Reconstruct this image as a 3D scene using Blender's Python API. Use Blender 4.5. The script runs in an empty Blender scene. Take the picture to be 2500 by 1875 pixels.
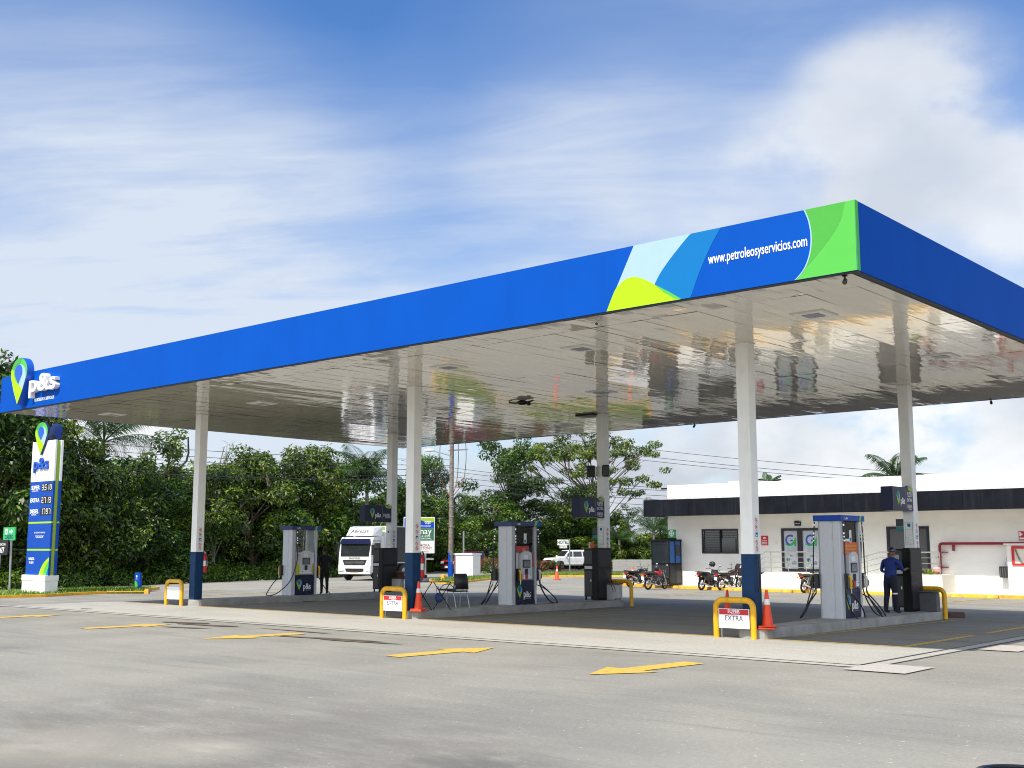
import bpy, bmesh, math, random
import numpy as np
from mathutils.geometry import tessellate_polygon
from mathutils import Vector, Matrix
R = math.radians
scene = bpy.context.scene
COL = scene.collection

# ---------------------------------------------------------------- camera
FOC, YAW, PIT, ROL = 2786.5, .7171, .1418, -.0006
CAM = Vector((7.1215, -16.1151, 1.8))
FW = Vector((-math.sin(YAW)*math.cos(PIT), math.cos(YAW)*math.cos(PIT), math.sin(PIT)))
_r = Vector((math.cos(YAW), math.sin(YAW), 0)); _u = _r.cross(FW)
RT = _r*math.cos(ROL)+_u*math.sin(ROL); UP = -_r*math.sin(ROL)+_u*math.cos(ROL)
cd = bpy.data.cameras.new('camera'); cam = bpy.data.objects.new('camera', cd); COL.objects.link(cam)
cd.sensor_width = 36; cd.lens = 36*FOC/2500; cd.clip_end = 3000; cd.clip_start = .05
m = Matrix.Identity(4)
for i in range(3):
    m[i][0] = RT[i]; m[i][1] = UP[i]; m[i][2] = -FW[i]; m[i][3] = CAM[i]
cam.matrix_world = m; scene.camera = cam

def ray(u, v): return (FW*FOC + RT*(u-1250) - UP*(v-937.5)).normalized()
def drop(X, Y):                                   # the forecourt falls gently away behind and to the left
    return -.3*min(max((Y-13)/12, (-X-28)/8, 0), 1)
def G(u, v, dz=0):
    d = ray(u, v); z = 0
    for i in range(50):
        P = CAM + d*((z+dz-CAM.z)/d.z); z = .5*z+.5*drop(P.x, P.y)
    return Vector((P.x, P.y, z))
def at_dist(u, v, D):                             # point on a sight line at a horizontal distance
    d = ray(u, v); return CAM + d*(D/math.hypot(d.x, d.y))

# ---------------------------------------------------------------- materials
MATS = {}
def mat(name, col, rough=.55, metal=0, var=.08, scale=6., bump=0, bscale=40., coat=0, emit=0, trans=0, spec=.5, dirt=None):
    if name in MATS: return name
    M = bpy.data.materials.new(name); M.use_nodes = True; nt = M.node_tree; N = nt.nodes; L = nt.links
    b = N['Principled BSDF']; b.inputs['Roughness'].default_value = rough; b.inputs['Metallic'].default_value = metal
    b.inputs['Specular IOR Level'].default_value = spec
    if coat: b.inputs['Coat Weight'].default_value = coat; b.inputs['Coat Roughness'].default_value = .08
    tc = N.new('ShaderNodeTexCoord'); no = N.new('ShaderNodeTexNoise'); no.inputs['Scale'].default_value = scale; no.inputs['Detail'].default_value = 5
    L.new(tc.outputs['Object'], no.inputs['Vector'])
    mr = N.new('ShaderNodeMapRange'); mr.inputs[1].default_value = .3; mr.inputs[2].default_value = .7
    mr.inputs[3].default_value = 1-var; mr.inputs[4].default_value = 1+var*.6
    L.new(no.outputs['Fac'], mr.inputs[0])
    mx = N.new('ShaderNodeMix'); mx.data_type = 'RGBA'; mx.blend_type = 'MULTIPLY'; mx.inputs[0].default_value = 1
    mx.inputs[6].default_value = (*col, 1); L.new(mr.outputs[0], mx.inputs[7])
    out = mx.outputs[2]
    if dirt:
        n2 = N.new('ShaderNodeTexNoise'); n2.inputs['Scale'].default_value = dirt[1]; n2.inputs['Detail'].default_value = 6
        mp = N.new('ShaderNodeMapping'); mp.inputs['Scale'].default_value = dirt[2] if len(dirt) > 2 else (1, 1, 1)
        L.new(tc.outputs['Object'], mp.inputs[0]); L.new(mp.outputs[0], n2.inputs['Vector'])
        r2 = N.new('ShaderNodeMapRange'); r2.inputs[1].default_value = .5; r2.inputs[2].default_value = .75; r2.inputs[4].default_value = dirt[3] if len(dirt) > 3 else .6
        L.new(n2.outputs['Fac'], r2.inputs[0])
        m2 = N.new('ShaderNodeMix'); m2.data_type = 'RGBA'; L.new(r2.outputs[0], m2.inputs[0]); L.new(out, m2.inputs[6]); m2.inputs[7].default_value = (*dirt[0], 1)
        out = m2.outputs[2]
    L.new(out, b.inputs['Base Color'])
    if emit: L.new(out, b.inputs['Emission Color']); b.inputs['Emission Strength'].default_value = emit
    if trans: b.inputs['Transmission Weight'].default_value = trans
    if bump:
        n3 = N.new('ShaderNodeTexNoise'); n3.inputs['Scale'].default_value = bscale; n3.inputs['Detail'].default_value = 4
        L.new(tc.outputs['Object'], n3.inputs['Vector'])
        bp = N.new('ShaderNodeBump'); bp.inputs['Strength'].default_value = bump; bp.inputs['Distance'].default_value = .02
        L.new(n3.outputs['Fac'], bp.inputs['Height']); L.new(bp.outputs[0], b.inputs['Normal'])
    MATS[name] = M; return name

mat('white_paint', (.78, .78, .76), .35, var=.03)
mat('column_white', (.87, .87, .86), .4, var=.05, scale=3, dirt=((.7, .69, .66), 3, (4, 4, .6), .3))
mat('navy_paint', (.003, .035, .11), .5, var=.15, spec=.25)
mat('fascia_blue', (.0006, .07, .4), .6, spec=.08, var=.05, scale=.8, dirt=((.001, .058, .34), 1.2, (1.5, 1.5, .25), .45))
mat('fascia_edge', (.03, .035, .05), .6)
mat('logo_green', (.09, .45, .07), .5, var=.02, spec=.15)
mat('logo_green_shade', (.07, .36, .055), .5, var=.02, spec=.15)
mat('logo_lime', (.37, .64, .01), .5, var=.02, spec=.15)
mat('logo_light_blue', (.33, .48, .66), .5, var=.02, spec=.15)
mat('logo_mid_blue', (.003, .15, .42), .5, var=.02, spec=.15)
mat('logo_blue', (.01, .09, .5), .4, var=.02)
mat('logo_navy', (.004, .02, .12), .4, var=.02)
mat('letter_white', (.85, .85, .85), .4, var=.02)
mat('sign_navy', (.006, .01, .05), .35, var=.1, spec=.25)
mat('sign_blue', (.002, .06, .38), .4, var=.05, spec=.25)
mat('sign_lime', (.3, .45, .03), .4, var=.05)
mat('cladding', (.58, .6, .64), .42, metal=.1, var=.04)
mat('cladding_dark', (.3, .32, .37), .4, metal=.35)
mat('grey_plastic', (.38, .38, .4), .4)
mat('light_plastic', (.7, .7, .68), .45)
mat('black_plastic', (.012, .012, .014), .35)
mat('black_metal', (.006, .006, .006), .42, var=.2, spec=.2)
mat('charcoal', (.022, .022, .025), .5, spec=.3)
mat('rubber_glossy', (.012, .012, .013), .18)
mat('rubber', (.015, .015, .016), .6, var=.2)
mat('hose_black', (.01, .01, .012), .35)
mat('screen', (.05, .09, .13), .12)
mat('yellow_plastic', (.85, .5, .01), .4)
mat('lemon_panel', (.62, .62, .03), .5)
mat('safety_yellow', (.8, .42, .004), .35, var=.1, scale=7, dirt=((.4, .22, .02), 11, (1, 1, .5), .7))
mat('slate_ink', (.09, .09, .16), .6)
mat('kerb_yellow', (.8, .42, .02), .7, var=.15, scale=3, dirt=((.3, .2, .08), 4, (1, 1, 1), .8), bump=.4)
mat('paint_yellow', (.58, .37, .05), .8, var=.2, scale=8, dirt=((.24, .22, .18), 9, (1, .35, 1), .7))
mat('red_paint', (.55, .02, .025), .35)
mat('cone_orange', (.9, .07, .012), .45, var=.08, dirt=((.35, .05, .03), 9, (1, 1, 1), .5))
mat('reflective_white', (.8, .8, .78), .35, var=.1)
mat('chrome', (.6, .6, .62), .15, metal=1)
mat('steel', (.5, .5, .52), .3, metal=.9)
mat('kerb_concrete', (.36, .35, .33), .85, var=.2, scale=2.5, bump=.4, dirt=((.2, .19, .17), 3, (1, 1, 1), .6))
mat('wall_white', (.86, .85, .82), .75, var=.03, scale=1.5, bump=.15, bscale=25, dirt=((.66, .62, .54), 1.2, (1, 1, 3), .22))
mat('wall_cream', (.74, .7, .6), .8, var=.04, scale=1.5, bump=.1)
mat('parapet_white', (.86, .87, .87), .7, var=.03, scale=1.5, dirt=((.6, .6, .58), 1.5, (1, 1, 2), .3))
mat('gutter_grey', (.5, .5, .5), .6, var=.25, scale=8)
mat('dark_fascia', (.006, .007, .012), .55, spec=.15, var=.4, scale=2, dirt=((.02, .023, .028), 1.6, (4, 1, .3), .5))
mat('dark_frame', (.008, .008, .02), .35)
mat('dark_glass', (.02, .024, .026), .06, spec=.8)
mat('grey_film', (.09, .09, .1), .25)
mat('blind', (.035, .045, .04), .5)
mat('frosted', (.5, .54, .6), .4)
mat('pipe_red', (.24, .004, .025), .35)
mat('stainless', (.55, .55, .5), .25, metal=.9)
mat('sign_green', (.03, .42, .12), .45)
mat('sign_red', (.55, .02, .04), .45)
mat('teal', (.02, .2, .2), .5)
mat('kiosk_blue', (.02, .12, .42), .35)
mat('concrete_block', (.36, .35, .33), .9, var=.18, scale=1.2, bump=.4, dirt=((.2, .2, .17), 1.2, (1, 1, 1), .5))
mat('wood_pole', (.2, .17, .14), .85, var=.4, scale=5, bump=.5)
mat('bark', (.1, .075, .055), .9, var=.4, scale=4, bump=.5)
mat('bark_pale', (.22, .2, .17), .85, var=.4, scale=4, bump=.4)
mat('cable', (.02, .02, .022), .5)
mat('copper_cable', (.28, .09, .05), .5)
mat('car_white', (.72, .72, .73), .3, coat=.4, var=.05, dirt=((.45, .41, .35), 2.2, (1, 1, .6), .4))
mat('car_red', (.2, .01, .02), .25, coat=.6, var=.05)
mat('moto_red', (.6, .01, .015), .22, coat=.5)
mat('moto_black', (.012, .012, .014), .22, coat=.4)
mat('moto_purple', (.03, .012, .018), .3, coat=.3)
mat('seat_black', (.02, .02, .02), .55)
mat('lamp_glass', (.6, .6, .62), .1)
mat('amber', (.8, .2, .01), .3)
mat('tail_red', (.5, .01, .02), .25)
mat('plate', (.7, .7, .7), .5)
mat('skin', (.2, .1, .06), .6)
mat('shirt_blue', (.008, .035, .2), .8, var=.15, scale=9, bump=.5, bscale=14)
mat('trousers_navy', (.01, .012, .03), .85, var=.2, scale=9, bump=.5, bscale=12)
mat('clothes_black', (.01, .01, .012), .85, var=.2, bump=.4, bscale=12)
mat('hair', (.008, .006, .005), .6)
mat('shoe', (.012, .012, .012), .5)
mat('wood_brown', (.16, .07, .035), .6)
mat('brick', (.12, .07, .055), .85)
mat('bag_blue', (.015, .05, .16), .7, bump=.4, bscale=20)
mat('box_orange', (.6, .1, .03), .5)
mat('pot_white', (.6, .62, .6), .5)
mat('orange_print', (.75, .13, .02), .5)
mat('crate_white', (.5, .52, .54), .5)
mat('crate_grey', (.1, .105, .115), .55, var=.2)
mat('truck_dark', (.03, .028, .03), .6)
mat('banner_green', (.03, .14, .08), .55)
mat('banner_white', (.72, .73, .72), .55, var=.05)
mat('brown_print', (.25, .08, .04), .6)
mat('pink_box', (.6, .35, .33), .5)
mat('mirror_glass', (.75, .8, .85), .05, metal=.9)
mat('helmet_black', (.012, .012, .018), .15, coat=.5)
mat('yellow_straw', (.45, .33, .06), .8)
mat('leaf_shrub_red', (.22, .05, .02), .6, var=.5, scale=3)

def leafmat(name, col, tl, var=.35):
    M = bpy.data.materials.new(name); M.use_nodes = True; nt = M.node_tree; N = nt.nodes; L = nt.links
    b = N['Principled BSDF']; b.inputs['Roughness'].default_value = .42; b.inputs['Specular IOR Level'].default_value = .5
    tc = N.new('ShaderNodeTexCoord'); no = N.new('ShaderNodeTexNoise'); no.inputs['Scale'].default_value = .9; no.inputs['Detail'].default_value = 8
    oi = N.new('ShaderNodeObjectInfo')
    L.new(tc.outputs['Object'], no.inputs['Vector'])
    hs = N.new('ShaderNodeHueSaturation')
    mr = N.new('ShaderNodeMapRange'); mr.inputs[1].default_value = .3; mr.inputs[2].default_value = .7; mr.inputs[3].default_value = 1-var; mr.inputs[4].default_value = 1+var
    L.new(no.outputs['Fac'], mr.inputs[0]); L.new(mr.outputs[0], hs.inputs['Value'])
    m2 = N.new('ShaderNodeMapRange'); m2.inputs[3].default_value = .475; m2.inputs[4].default_value = .515; L.new(oi.outputs['Random'], m2.inputs[0]); L.new(m2.outputs[0], hs.inputs['Hue'])
    hs.inputs['Color'].default_value = (*col, 1)
    L.new(hs.outputs[0], b.inputs['Base Color'])
    t = N.new('ShaderNodeBsdfTranslucent'); mxc = N.new('ShaderNodeMix'); mxc.data_type = 'RGBA'; mxc.blend_type = 'MULTIPLY'; mxc.inputs[0].default_value = 1
    L.new(hs.outputs[0], mxc.inputs[6]); mxc.inputs[7].default_value = (1.4, 1.5, .5, 1); L.new(mxc.outputs[2], t.inputs[0])
    ms = N.new('ShaderNodeMixShader'); ms.inputs[0].default_value = tl
    L.new(b.outputs[0], ms.inputs[1]); L.new(t.outputs[0], ms.inputs[2]); L.new(ms.outputs[0], N['Material Output'].inputs[0])
    MATS[name] = M
leafmat('leaf_dark', (.02, .048, .01), .18)
leafmat('leaf_mid', (.074, .145, .016), .3)
leafmat('leaf_light', (.2, .29, .03), .34)
leafmat('leaf_olive', (.115, .115, .035), .25)
leafmat('leaf_palm', (.05, .1, .035), .25)
leafmat('grass_blade', (.14, .24, .02), .3)

def node_mat(name):
    M = bpy.data.materials.new(name); M.use_nodes = True; MATS[name] = M
    return M.node_tree, M.node_tree.nodes, M.node_tree.links, M.node_tree.nodes['Principled BSDF']
def nz(N, L, vec, scale, detail=5, rough=.55, mscale=None, rot=None):
    n = N.new('ShaderNodeTexNoise'); n.inputs['Scale'].default_value = scale; n.inputs['Detail'].default_value = detail; n.inputs['Roughness'].default_value = rough
    if mscale or rot:
        mp = N.new('ShaderNodeMapping')
        if mscale: mp.inputs['Scale'].default_value = mscale
        if rot: mp.inputs['Rotation'].default_value = rot
        L.new(vec, mp.inputs[0]); vec = mp.outputs[0]
    L.new(vec, n.inputs['Vector']); return n.outputs['Fac']
def mr(N, L, x, a, b, c, d):
    n = N.new('ShaderNodeMapRange'); 
    for i, v in enumerate((a, b, c, d)): n.inputs[i+1].default_value = v
    L.new(x, n.inputs[0]); return n.outputs[0]
def mixc(N, L, f, a, b, mode='MIX'):
    n = N.new('ShaderNodeMix'); n.data_type = 'RGBA'; n.blend_type = mode
    for i, x in ((0, f), (6, a), (7, b)):
        if isinstance(x, (int, float)): n.inputs[i].default_value = x
        elif isinstance(x, tuple): n.inputs[i].default_value = (*x, 1)
        else: L.new(x, n.inputs[i])
    return n.outputs[2]
def math_(N, L, op, a, b=None):
    n = N.new('ShaderNodeMath'); n.operation = op
    for i, x in ((0, a), (1, b)):
        if x is None: continue
        if isinstance(x, (int, float)): n.inputs[i].default_value = x
        else: L.new(x, n.inputs[i])
    return n.outputs[0]
def bumpn(N, L, b, h, s, d=.01):
    bp = N.new('ShaderNodeBump'); bp.inputs['Strength'].default_value = s; bp.inputs['Distance'].default_value = d
    L.new(h, bp.inputs['Height']); L.new(bp.outputs[0], b.inputs['Normal'])

def ground_mat(name, base, dust, dark, rough=.85, streak=.8, gravel=.5, spots=()):
    nt, N, L, b = node_mat(name)
    P = N.new('ShaderNodeNewGeometry').outputs['Position']
    c = mixc(N, L, mr(N, L, nz(N, L, P, .35, 6), .38, .68, 0, .85), base, dust)
    c = mixc(N, L, mr(N, L, nz(N, L, P, .9, 7, .65, (.25, 1.3, 1), (0, 0, .35)), .5, .75, 0, streak), c, dust)     # tyre-dragged dust streaks
    c = mixc(N, L, mr(N, L, nz(N, L, P, .55, 5, .6, (.35, 1, 1), (0, 0, -.5)), .56, .74, 0, .6), c, dark)
    c = mixc(N, L, mr(N, L, nz(N, L, P, 3.3, 6, .7), .55, .8, 0, .3), c, dark)
    c = mixc(N, L, mr(N, L, nz(N, L, P, 1.7, 7, .7, (.1, 1.8, 1), (0, 0, .12)), .53, .68, 0, streak*.7), c, dust)
    c = mixc(N, L, mr(N, L, nz(N, L, P, 1.9, 7, .7, (.12, 1.5, 1), (0, 0, -.22)), .55, .7, 0, .55), c, dark)
    c = mixc(N, L, 1., c, mixc(N, L, mr(N, L, nz(N, L, P, 19, 5, .75), .3, .7, 0, 1), (.8, .8, .8), (1.15, 1.15, 1.15)), 'MULTIPLY')
    c = mixc(N, L, 1., c, mixc(N, L, mr(N, L, nz(N, L, P, 55, 3, .7), .3, .7, 0, 1), (.8, .8, .8), (1.16, 1.16, 1.16)), 'MULTIPLY')
    c = mixc(N, L, mr(N, L, nz(N, L, P, 15, 2, .5), .7, .72, 0, gravel), c, (.7, .63, .52))
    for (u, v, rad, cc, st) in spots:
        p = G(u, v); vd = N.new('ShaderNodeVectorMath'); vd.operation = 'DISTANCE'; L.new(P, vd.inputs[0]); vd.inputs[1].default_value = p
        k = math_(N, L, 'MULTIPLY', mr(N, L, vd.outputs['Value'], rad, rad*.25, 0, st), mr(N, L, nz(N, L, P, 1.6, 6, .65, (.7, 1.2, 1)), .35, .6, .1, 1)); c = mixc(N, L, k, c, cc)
    L.new(c, b.inputs['Base Color']); b.inputs['Roughness'].default_value = rough; b.inputs['Specular IOR Level'].default_value = .25
    bumpn(N, L, b, nz(N, L, P, 60, 4), .35, .006)
ground_mat('asphalt', (.222, .214, .19), (.305, .288, .248), (.165, .157, .142), spots=((1175, 1875, 1.0, (.05, .045, .045), .95), (30, 1870, .8, (.06, .05, .05), .8), (250, 1800, 5.5, (.14, .127, .112), .55), (900, 1850, 3., (.15, .14, .13), .5), (0, 1580, .9, (.1, .1, .1), .6), (480, 1830, .8, (.38, .35, .29), .7), (70, 1830, 1.4, (.36, .33, .27), .6), (1900, 1900, 3, (.3, .285, .25), .5)))  # first spot: soft cast shadow painted into the asphalt colour
ground_mat('road_surface', (.27, .26, .235), (.34, .32, .275), (.2, .19, .17), gravel=0)
ground_mat('apron_concrete', (.36, .35, .315), (.44, .42, .375), (.27, .26, .23), gravel=.15)
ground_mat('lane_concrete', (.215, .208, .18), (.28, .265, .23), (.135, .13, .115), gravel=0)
ground_mat('sidewalk_concrete', (.56, .55, .51), (.62, .6, .56), (.44, .43, .4), gravel=0)
ground_mat('slab_concrete', (.42, .39, .36), (.46, .42, .38), (.33, .3, .27), gravel=0)
ground_mat('soil', (.06, .065, .03), (.1, .09, .05), (.03, .035, .015), gravel=0)
ground_mat('grass_ground', (.06, .1, .015), (.1, .15, .02), (.04, .06, .012), gravel=0)
ground_mat('oil_stain', (.1, .075, .06), (.17, .14, .12), (.06, .045, .04), gravel=0)
ground_mat('dust_patch', (.33, .29, .24), (.38, .34, .28), (.25, .23, .2))

# glossy canopy lining
nt, N, L, b = node_mat('soffit_panel')
P = N.new('ShaderNodeNewGeometry').outputs['Position']
c = mixc(N, L, mr(N, L, nz(N, L, P, 1.2, 5, .6, (3, .3, 1)), .4, .7, 0, .5), (.63, .59, .52), (.55, .51, .44))
L.new(c, b.inputs['Base Color']); b.inputs['Roughness'].default_value = .04; b.inputs['IOR'].default_value = 1.6
bumpn(N, L, b, nz(N, L, P, 1.1, 2, .45, (3.3, .9, 1)), .16, .03)
# clear glass
M = bpy.data.materials.new('clear_glass'); M.use_nodes = True; nt = M.node_tree; N = nt.nodes; L = nt.links
g = N.new('ShaderNodeBsdfGlossy'); g.inputs['Roughness'].default_value = .03; g.inputs['Color'].default_value = (.8, .85, .85, 1)
t = N.new('ShaderNodeBsdfTransparent'); t.inputs[0].default_value = (.94, .96, .95, 1); lw = N.new('ShaderNodeLayerWeight'); lw.inputs[0].default_value = .25
ms = N.new('ShaderNodeMixShader'); L.new(lw.outputs['Fresnel'], ms.inputs[0]); L.new(t.outputs[0], ms.inputs[1]); L.new(g.outputs[0], ms.inputs[2])
L.new(ms.outputs[0], N['Material Output'].inputs[0]); MATS['clear_glass'] = M

# ---------------------------------------------------------------- mesh builder
def FR(o, x, up):
    x = Vector(x).normalized(); up = Vector(up).normalized(); n = x.cross(up)
    return Matrix(((x.x, up.x, n.x, o[0]), (x.y, up.y, n.y, o[1]), (x.z, up.z, n.z, o[2]), (0, 0, 0, 1)))
_tx = {}
def text_geo(s, bold, sx):
    k = (s, bold, sx)
    if k not in _tx:
        cu = bpy.data.curves.new('lettering', 'FONT'); cu.body = s; cu.size = 1; cu.offset = bold; cu.resolution_u = 3; cu.align_x = 'CENTER'; cu.fill_mode = 'FRONT'
        ob = bpy.data.objects.new('lettering', cu); me = bpy.data.meshes.new_from_object(ob)
        vs = [(v.co.x*sx, v.co.y) for v in me.vertices]; fs = [tuple(p.vertices) for p in me.polygons]
        # boundary edges for depth
        cnt = {}
        for f in fs:
            for i in range(len(f)):
                a, c_ = f[i], f[(i+1) % len(f)]; cnt[(a, c_)] = 1
        be = [e for e in cnt if (e[1], e[0]) not in cnt]
        if fs:
            a, b_, c_ = (Vector((*vs[i], 0)) for i in fs[0][:3])
            if (b_-a).cross(c_-a).z < 0: fs = [tuple(reversed(f)) for f in fs]; be = [(b2, a2) for a2, b2 in be]
        _tx[k] = (vs, fs, be); bpy.data.meshes.remove(me); bpy.data.objects.remove(ob); bpy.data.curves.remove(cu)
    return _tx[k]
class MB:
    def __init__(s): s.v = []; s.f = []; s.mi = []; s.ms = []; s.M = Matrix.Identity(4); s.sm = []
    def add(s, vs, fs, m, sm=False):
        if m not in s.ms: s.ms.append(m)
        k = s.ms.index(m); n = len(s.v); s.v += [tuple(s.M @ Vector(p)) for p in vs]
        for f in fs: s.f.append(tuple(i+n for i in f)); s.mi.append(k); s.sm.append(sm)
        return s
    def box(s, x0, x1, y0, y1, z0, z1, m):
        return s.add([(x0, y0, z0), (x1, y0, z0), (x1, y1, z0), (x0, y1, z0), (x0, y0, z1), (x1, y0, z1), (x1, y1, z1), (x0, y1, z1)],
                     [(3, 2, 1, 0), (4, 5, 6, 7), (0, 1, 5, 4), (1, 2, 6, 5), (2, 3, 7, 6), (3, 0, 4, 7)], m)
    def prism(s, pts, c0, c1, m):                     # outline in the frame's (a,b) plane, thickness along its normal
        n = len(pts); A = sum(pts[i][0]*pts[(i+1) % n][1]-pts[(i+1) % n][0]*pts[i][1] for i in range(n))
        if A < 0: pts = list(reversed(pts))
        vs = [(p[0], p[1], c0) for p in pts]+[(p[0], p[1], c1) for p in pts]
        if n > 4:
            tr = [t if (Vector(pts[t[1]])-Vector(pts[t[0]])).cross(Vector(pts[t[2]])-Vector(pts[t[0]])) > 0 else (t[0], t[2], t[1]) for t in tessellate_polygon([[Vector((*p, 0)) for p in pts]])]
            fs = [tuple(reversed(t)) for t in tr]+[tuple(i+n for i in t) for t in tr]
        else: fs = [tuple(reversed(range(n))), tuple(range(n, 2*n))]
        return s.add(vs, fs+[(i, (i+1) % n, n+(i+1) % n, n+i) for i in range(n)], m)
    def rect(s, a0, a1, b0, b1, c0, c1, m): return s.prism([(a0, b0), (a1, b0), (a1, b1), (a0, b1)], c0, c1, m)
    def cyl(s, p0, p1, r0, r1, m, n=12, caps=True, sm=True):
        p0 = Vector(p0); p1 = Vector(p1); d = (p1-p0).normalized(); x = d.orthogonal().normalized(); y = d.cross(x)
        vs = [tuple(p+(x*math.cos(6.28319*i/n)+y*math.sin(6.28319*i/n))*r) for p, r in ((p0, r0), (p1, r1)) for i in range(n)]
        s.add(vs, [(i, (i+1) % n, n+(i+1) % n, n+i) for i in range(n)], m, sm)
        if caps: s.add(vs, [tuple(reversed(range(n))), tuple(range(n, 2*n))], m)
        return s
    def tube(s, path, r, m, n=8, close=False, rr=None):
        path = [Vector(p) for p in path]; K = len(path); vs = []; px = None
        for i, p in enumerate(path):
            a = path[i-1] if (i or close) else p; b_ = path[(i+1) % K] if (i < K-1 or close) else p
            d = (b_-a).normalized()
            if px is None: px = d.orthogonal().normalized()
            px = (px-d*px.dot(d)).normalized(); py = d.cross(px); q = rr[i] if rr else r
            vs += [tuple(p+(px*math.cos(6.28319*j/n)+py*math.sin(6.28319*j/n))*q) for j in range(n)]
        fs = [(i*n+j, i*n+(j+1) % n, ((i+1) % K)*n+(j+1) % n, ((i+1) % K)*n+j) for i in range(K if close else K-1) for j in range(n)]
        s.add(vs, fs, m, True)
        if not close: s.add(vs, [tuple(reversed(range(n))), tuple(range((K-1)*n, K*n))], m)
        return s
    def lathe(s, prof, m, n=20, o=(0, 0, 0), ax=(0, 0, 1)):
        ax = Vector(ax).normalized(); x = ax.orthogonal().normalized(); y = ax.cross(x); o = Vector(o); K = len(prof)
        vs = [tuple(o+ax*z+(x*math.cos(6.28319*j/n)+y*math.sin(6.28319*j/n))*max(r, 1e-4)) for r, z in prof for j in range(n)]
        return s.add(vs, [(i*n+j, i*n+(j+1) % n, (i+1)*n+(j+1) % n, (i+1)*n+j) for i in range(K-1) for j in range(n)], m, True)
    def ell(s, c, r, m, n=14, k=8):
        vs = []; fs = []
        for i in range(k+1):
            t = math.pi*i/k
            for j in range(n):
                a = 6.28319*j/n; vs.append((c[0]+r[0]*math.sin(t)*math.cos(a), c[1]+r[1]*math.sin(t)*math.sin(a), c[2]-r[2]*math.cos(t)))
        fs = [(i*n+j, i*n+(j+1) % n, (i+1)*n+(j+1) % n, (i+1)*n+j) for i in range(k) for j in range(n)]
        return s.add(vs, fs, m, True)
    def torus(s, c, ax, Rr, r, m, n=24, k=8):
        ax = Vector(ax).normalized(); x = ax.orthogonal().normalized(); y = ax.cross(x); c = Vector(c)
        return s.tube([c+(x*math.cos(6.28319*i/n)+y*math.sin(6.28319*i/n))*Rr for i in range(n)], r, m, k, True)
    def text(s, st, a, b_, size, m, c0=0, c1=.004, bold=0, sx=1.):
        vs, fs, be = text_geo(st, bold, sx); n = len(vs)
        V = [(a+x*size, b_+y*size, c1) for x, y in vs]+[(a+x*size, b_+y*size, c0) for x, y in vs]
        return s.add(V, fs+[(q, p, p+n, q+n) for p, q in be], m)
    def build(s, name, parent=None, bev=0, seg=2, ang=35):
        me = bpy.data.meshes.new(name); me.from_pydata(s.v, [], s.f); me.update()
        for k in s.ms: me.materials.append(MATS[k])
        me.polygons.foreach_set('material_index', s.mi); me.polygons.foreach_set('use_smooth', [bool(x) for x in s.sm])
        if any(s.sm): me.set_sharp_from_angle(angle=R(50))
        o = bpy.data.objects.new(name, me); COL.objects.link(o)
        if parent: o.parent = parent
        if bev:
            md = o.modifiers.new('bevel', 'BEVEL'); md.width = bev; md.segments = seg; md.limit_method = 'ANGLE'; md.angle_limit = R(ang)
        return o
def spline(pts, n=8):
    P = [Vector(p) for p in pts]; P = [P[0]*2-P[1]]+P+[P[-1]*2-P[-2]]; out = []
    for i in range(1, len(P)-2):
        for k in range(n):
            t = k/n; a, b_, c_, d = P[i-1:i+3]
            out.append(.5*((2*b_)+(c_-a)*t+(2*a-5*b_+4*c_-d)*t*t+(3*b_-a-3*c_+d)*t**3))
    out.append(P[-2]); return out
def tag(o, label, cat, group=None):
    o['label'] = label; o['category'] = cat
    if group: o['group'] = group
    return o
def thing(name, label, cat, loc=(0, 0, 0), rz=0, group=None):
    o = bpy.data.objects.new(name, None); COL.objects.link(o); o.location = loc; o.rotation_euler = (0, 0, rz); o.empty_display_size = .2
    return tag(o, label, cat, group)
def kids(o): return [c for c in bpy.data.objects if c.parent == o]
def dup(o, loc, rz=None, label=None, parent=None, scale=None):
    r = o.copy(); COL.objects.link(r)
    if parent: r.parent = parent
    else:
        r.location = loc
        if rz is not None: r.rotation_euler = (o.rotation_euler[0], o.rotation_euler[1], rz)
        if label: r['label'] = label
        if scale: r.scale = scale
    for ch in kids(o): dup(ch, None, parent=r)
    return r
def struct(o): o['kind'] = 'structure'; return o

# ---------------------------------------------------------------- logo pin (a,b plane, tip at (0,0), height 1)
def arc(cx, cy, r, a0, a1, n=14): return [(cx+r*math.cos(R(a0+(a1-a0)*i/n)), cy+r*math.sin(R(a0+(a1-a0)*i/n))) for i in range(n+1)]
def curve2(pts, n=6): return [(p.x, p.y) for p in spline([(x, y, 0) for x, y in pts], n)]
def outer_r(): return arc(0, .69, .31, 90, -22, 14)+[(.17, .3), (0, 0)]
PIN_OUT = [(0, 0)]+[(.17, .3)]+arc(0, .69, .31, -22, 202, 28)+[(-.17, .3)]
PIN_LIME = [(0, 0), (.17, .3)]+curve2([(.1, .37), (-.06, .47), (-.17, .6), (-.225, .75), (-.29, .79)])+arc(0, .69, .31, 172, 202, 5)+[(-.17, .3)]
PIN_SHADE = arc(0, .69, .31, 75, 172, 12)+curve2([(-.225, .77), (-.12, .86), (.02, .9)])
PIN_LB = curve2([(.03, .855), (.14, .82), (.23, .72), (.275, .56)])+[(.17, .31)]+curve2([(.1, .37), (.03, .42), (0, .46)])+curve2([(.07, .53), (.135, .65), (.13, .76)])
PIN_DB = arc(-.01, .71, .145, -15, 195, 16)+[(-.12, .6), (.01, .43), (.1, .58)]
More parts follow.
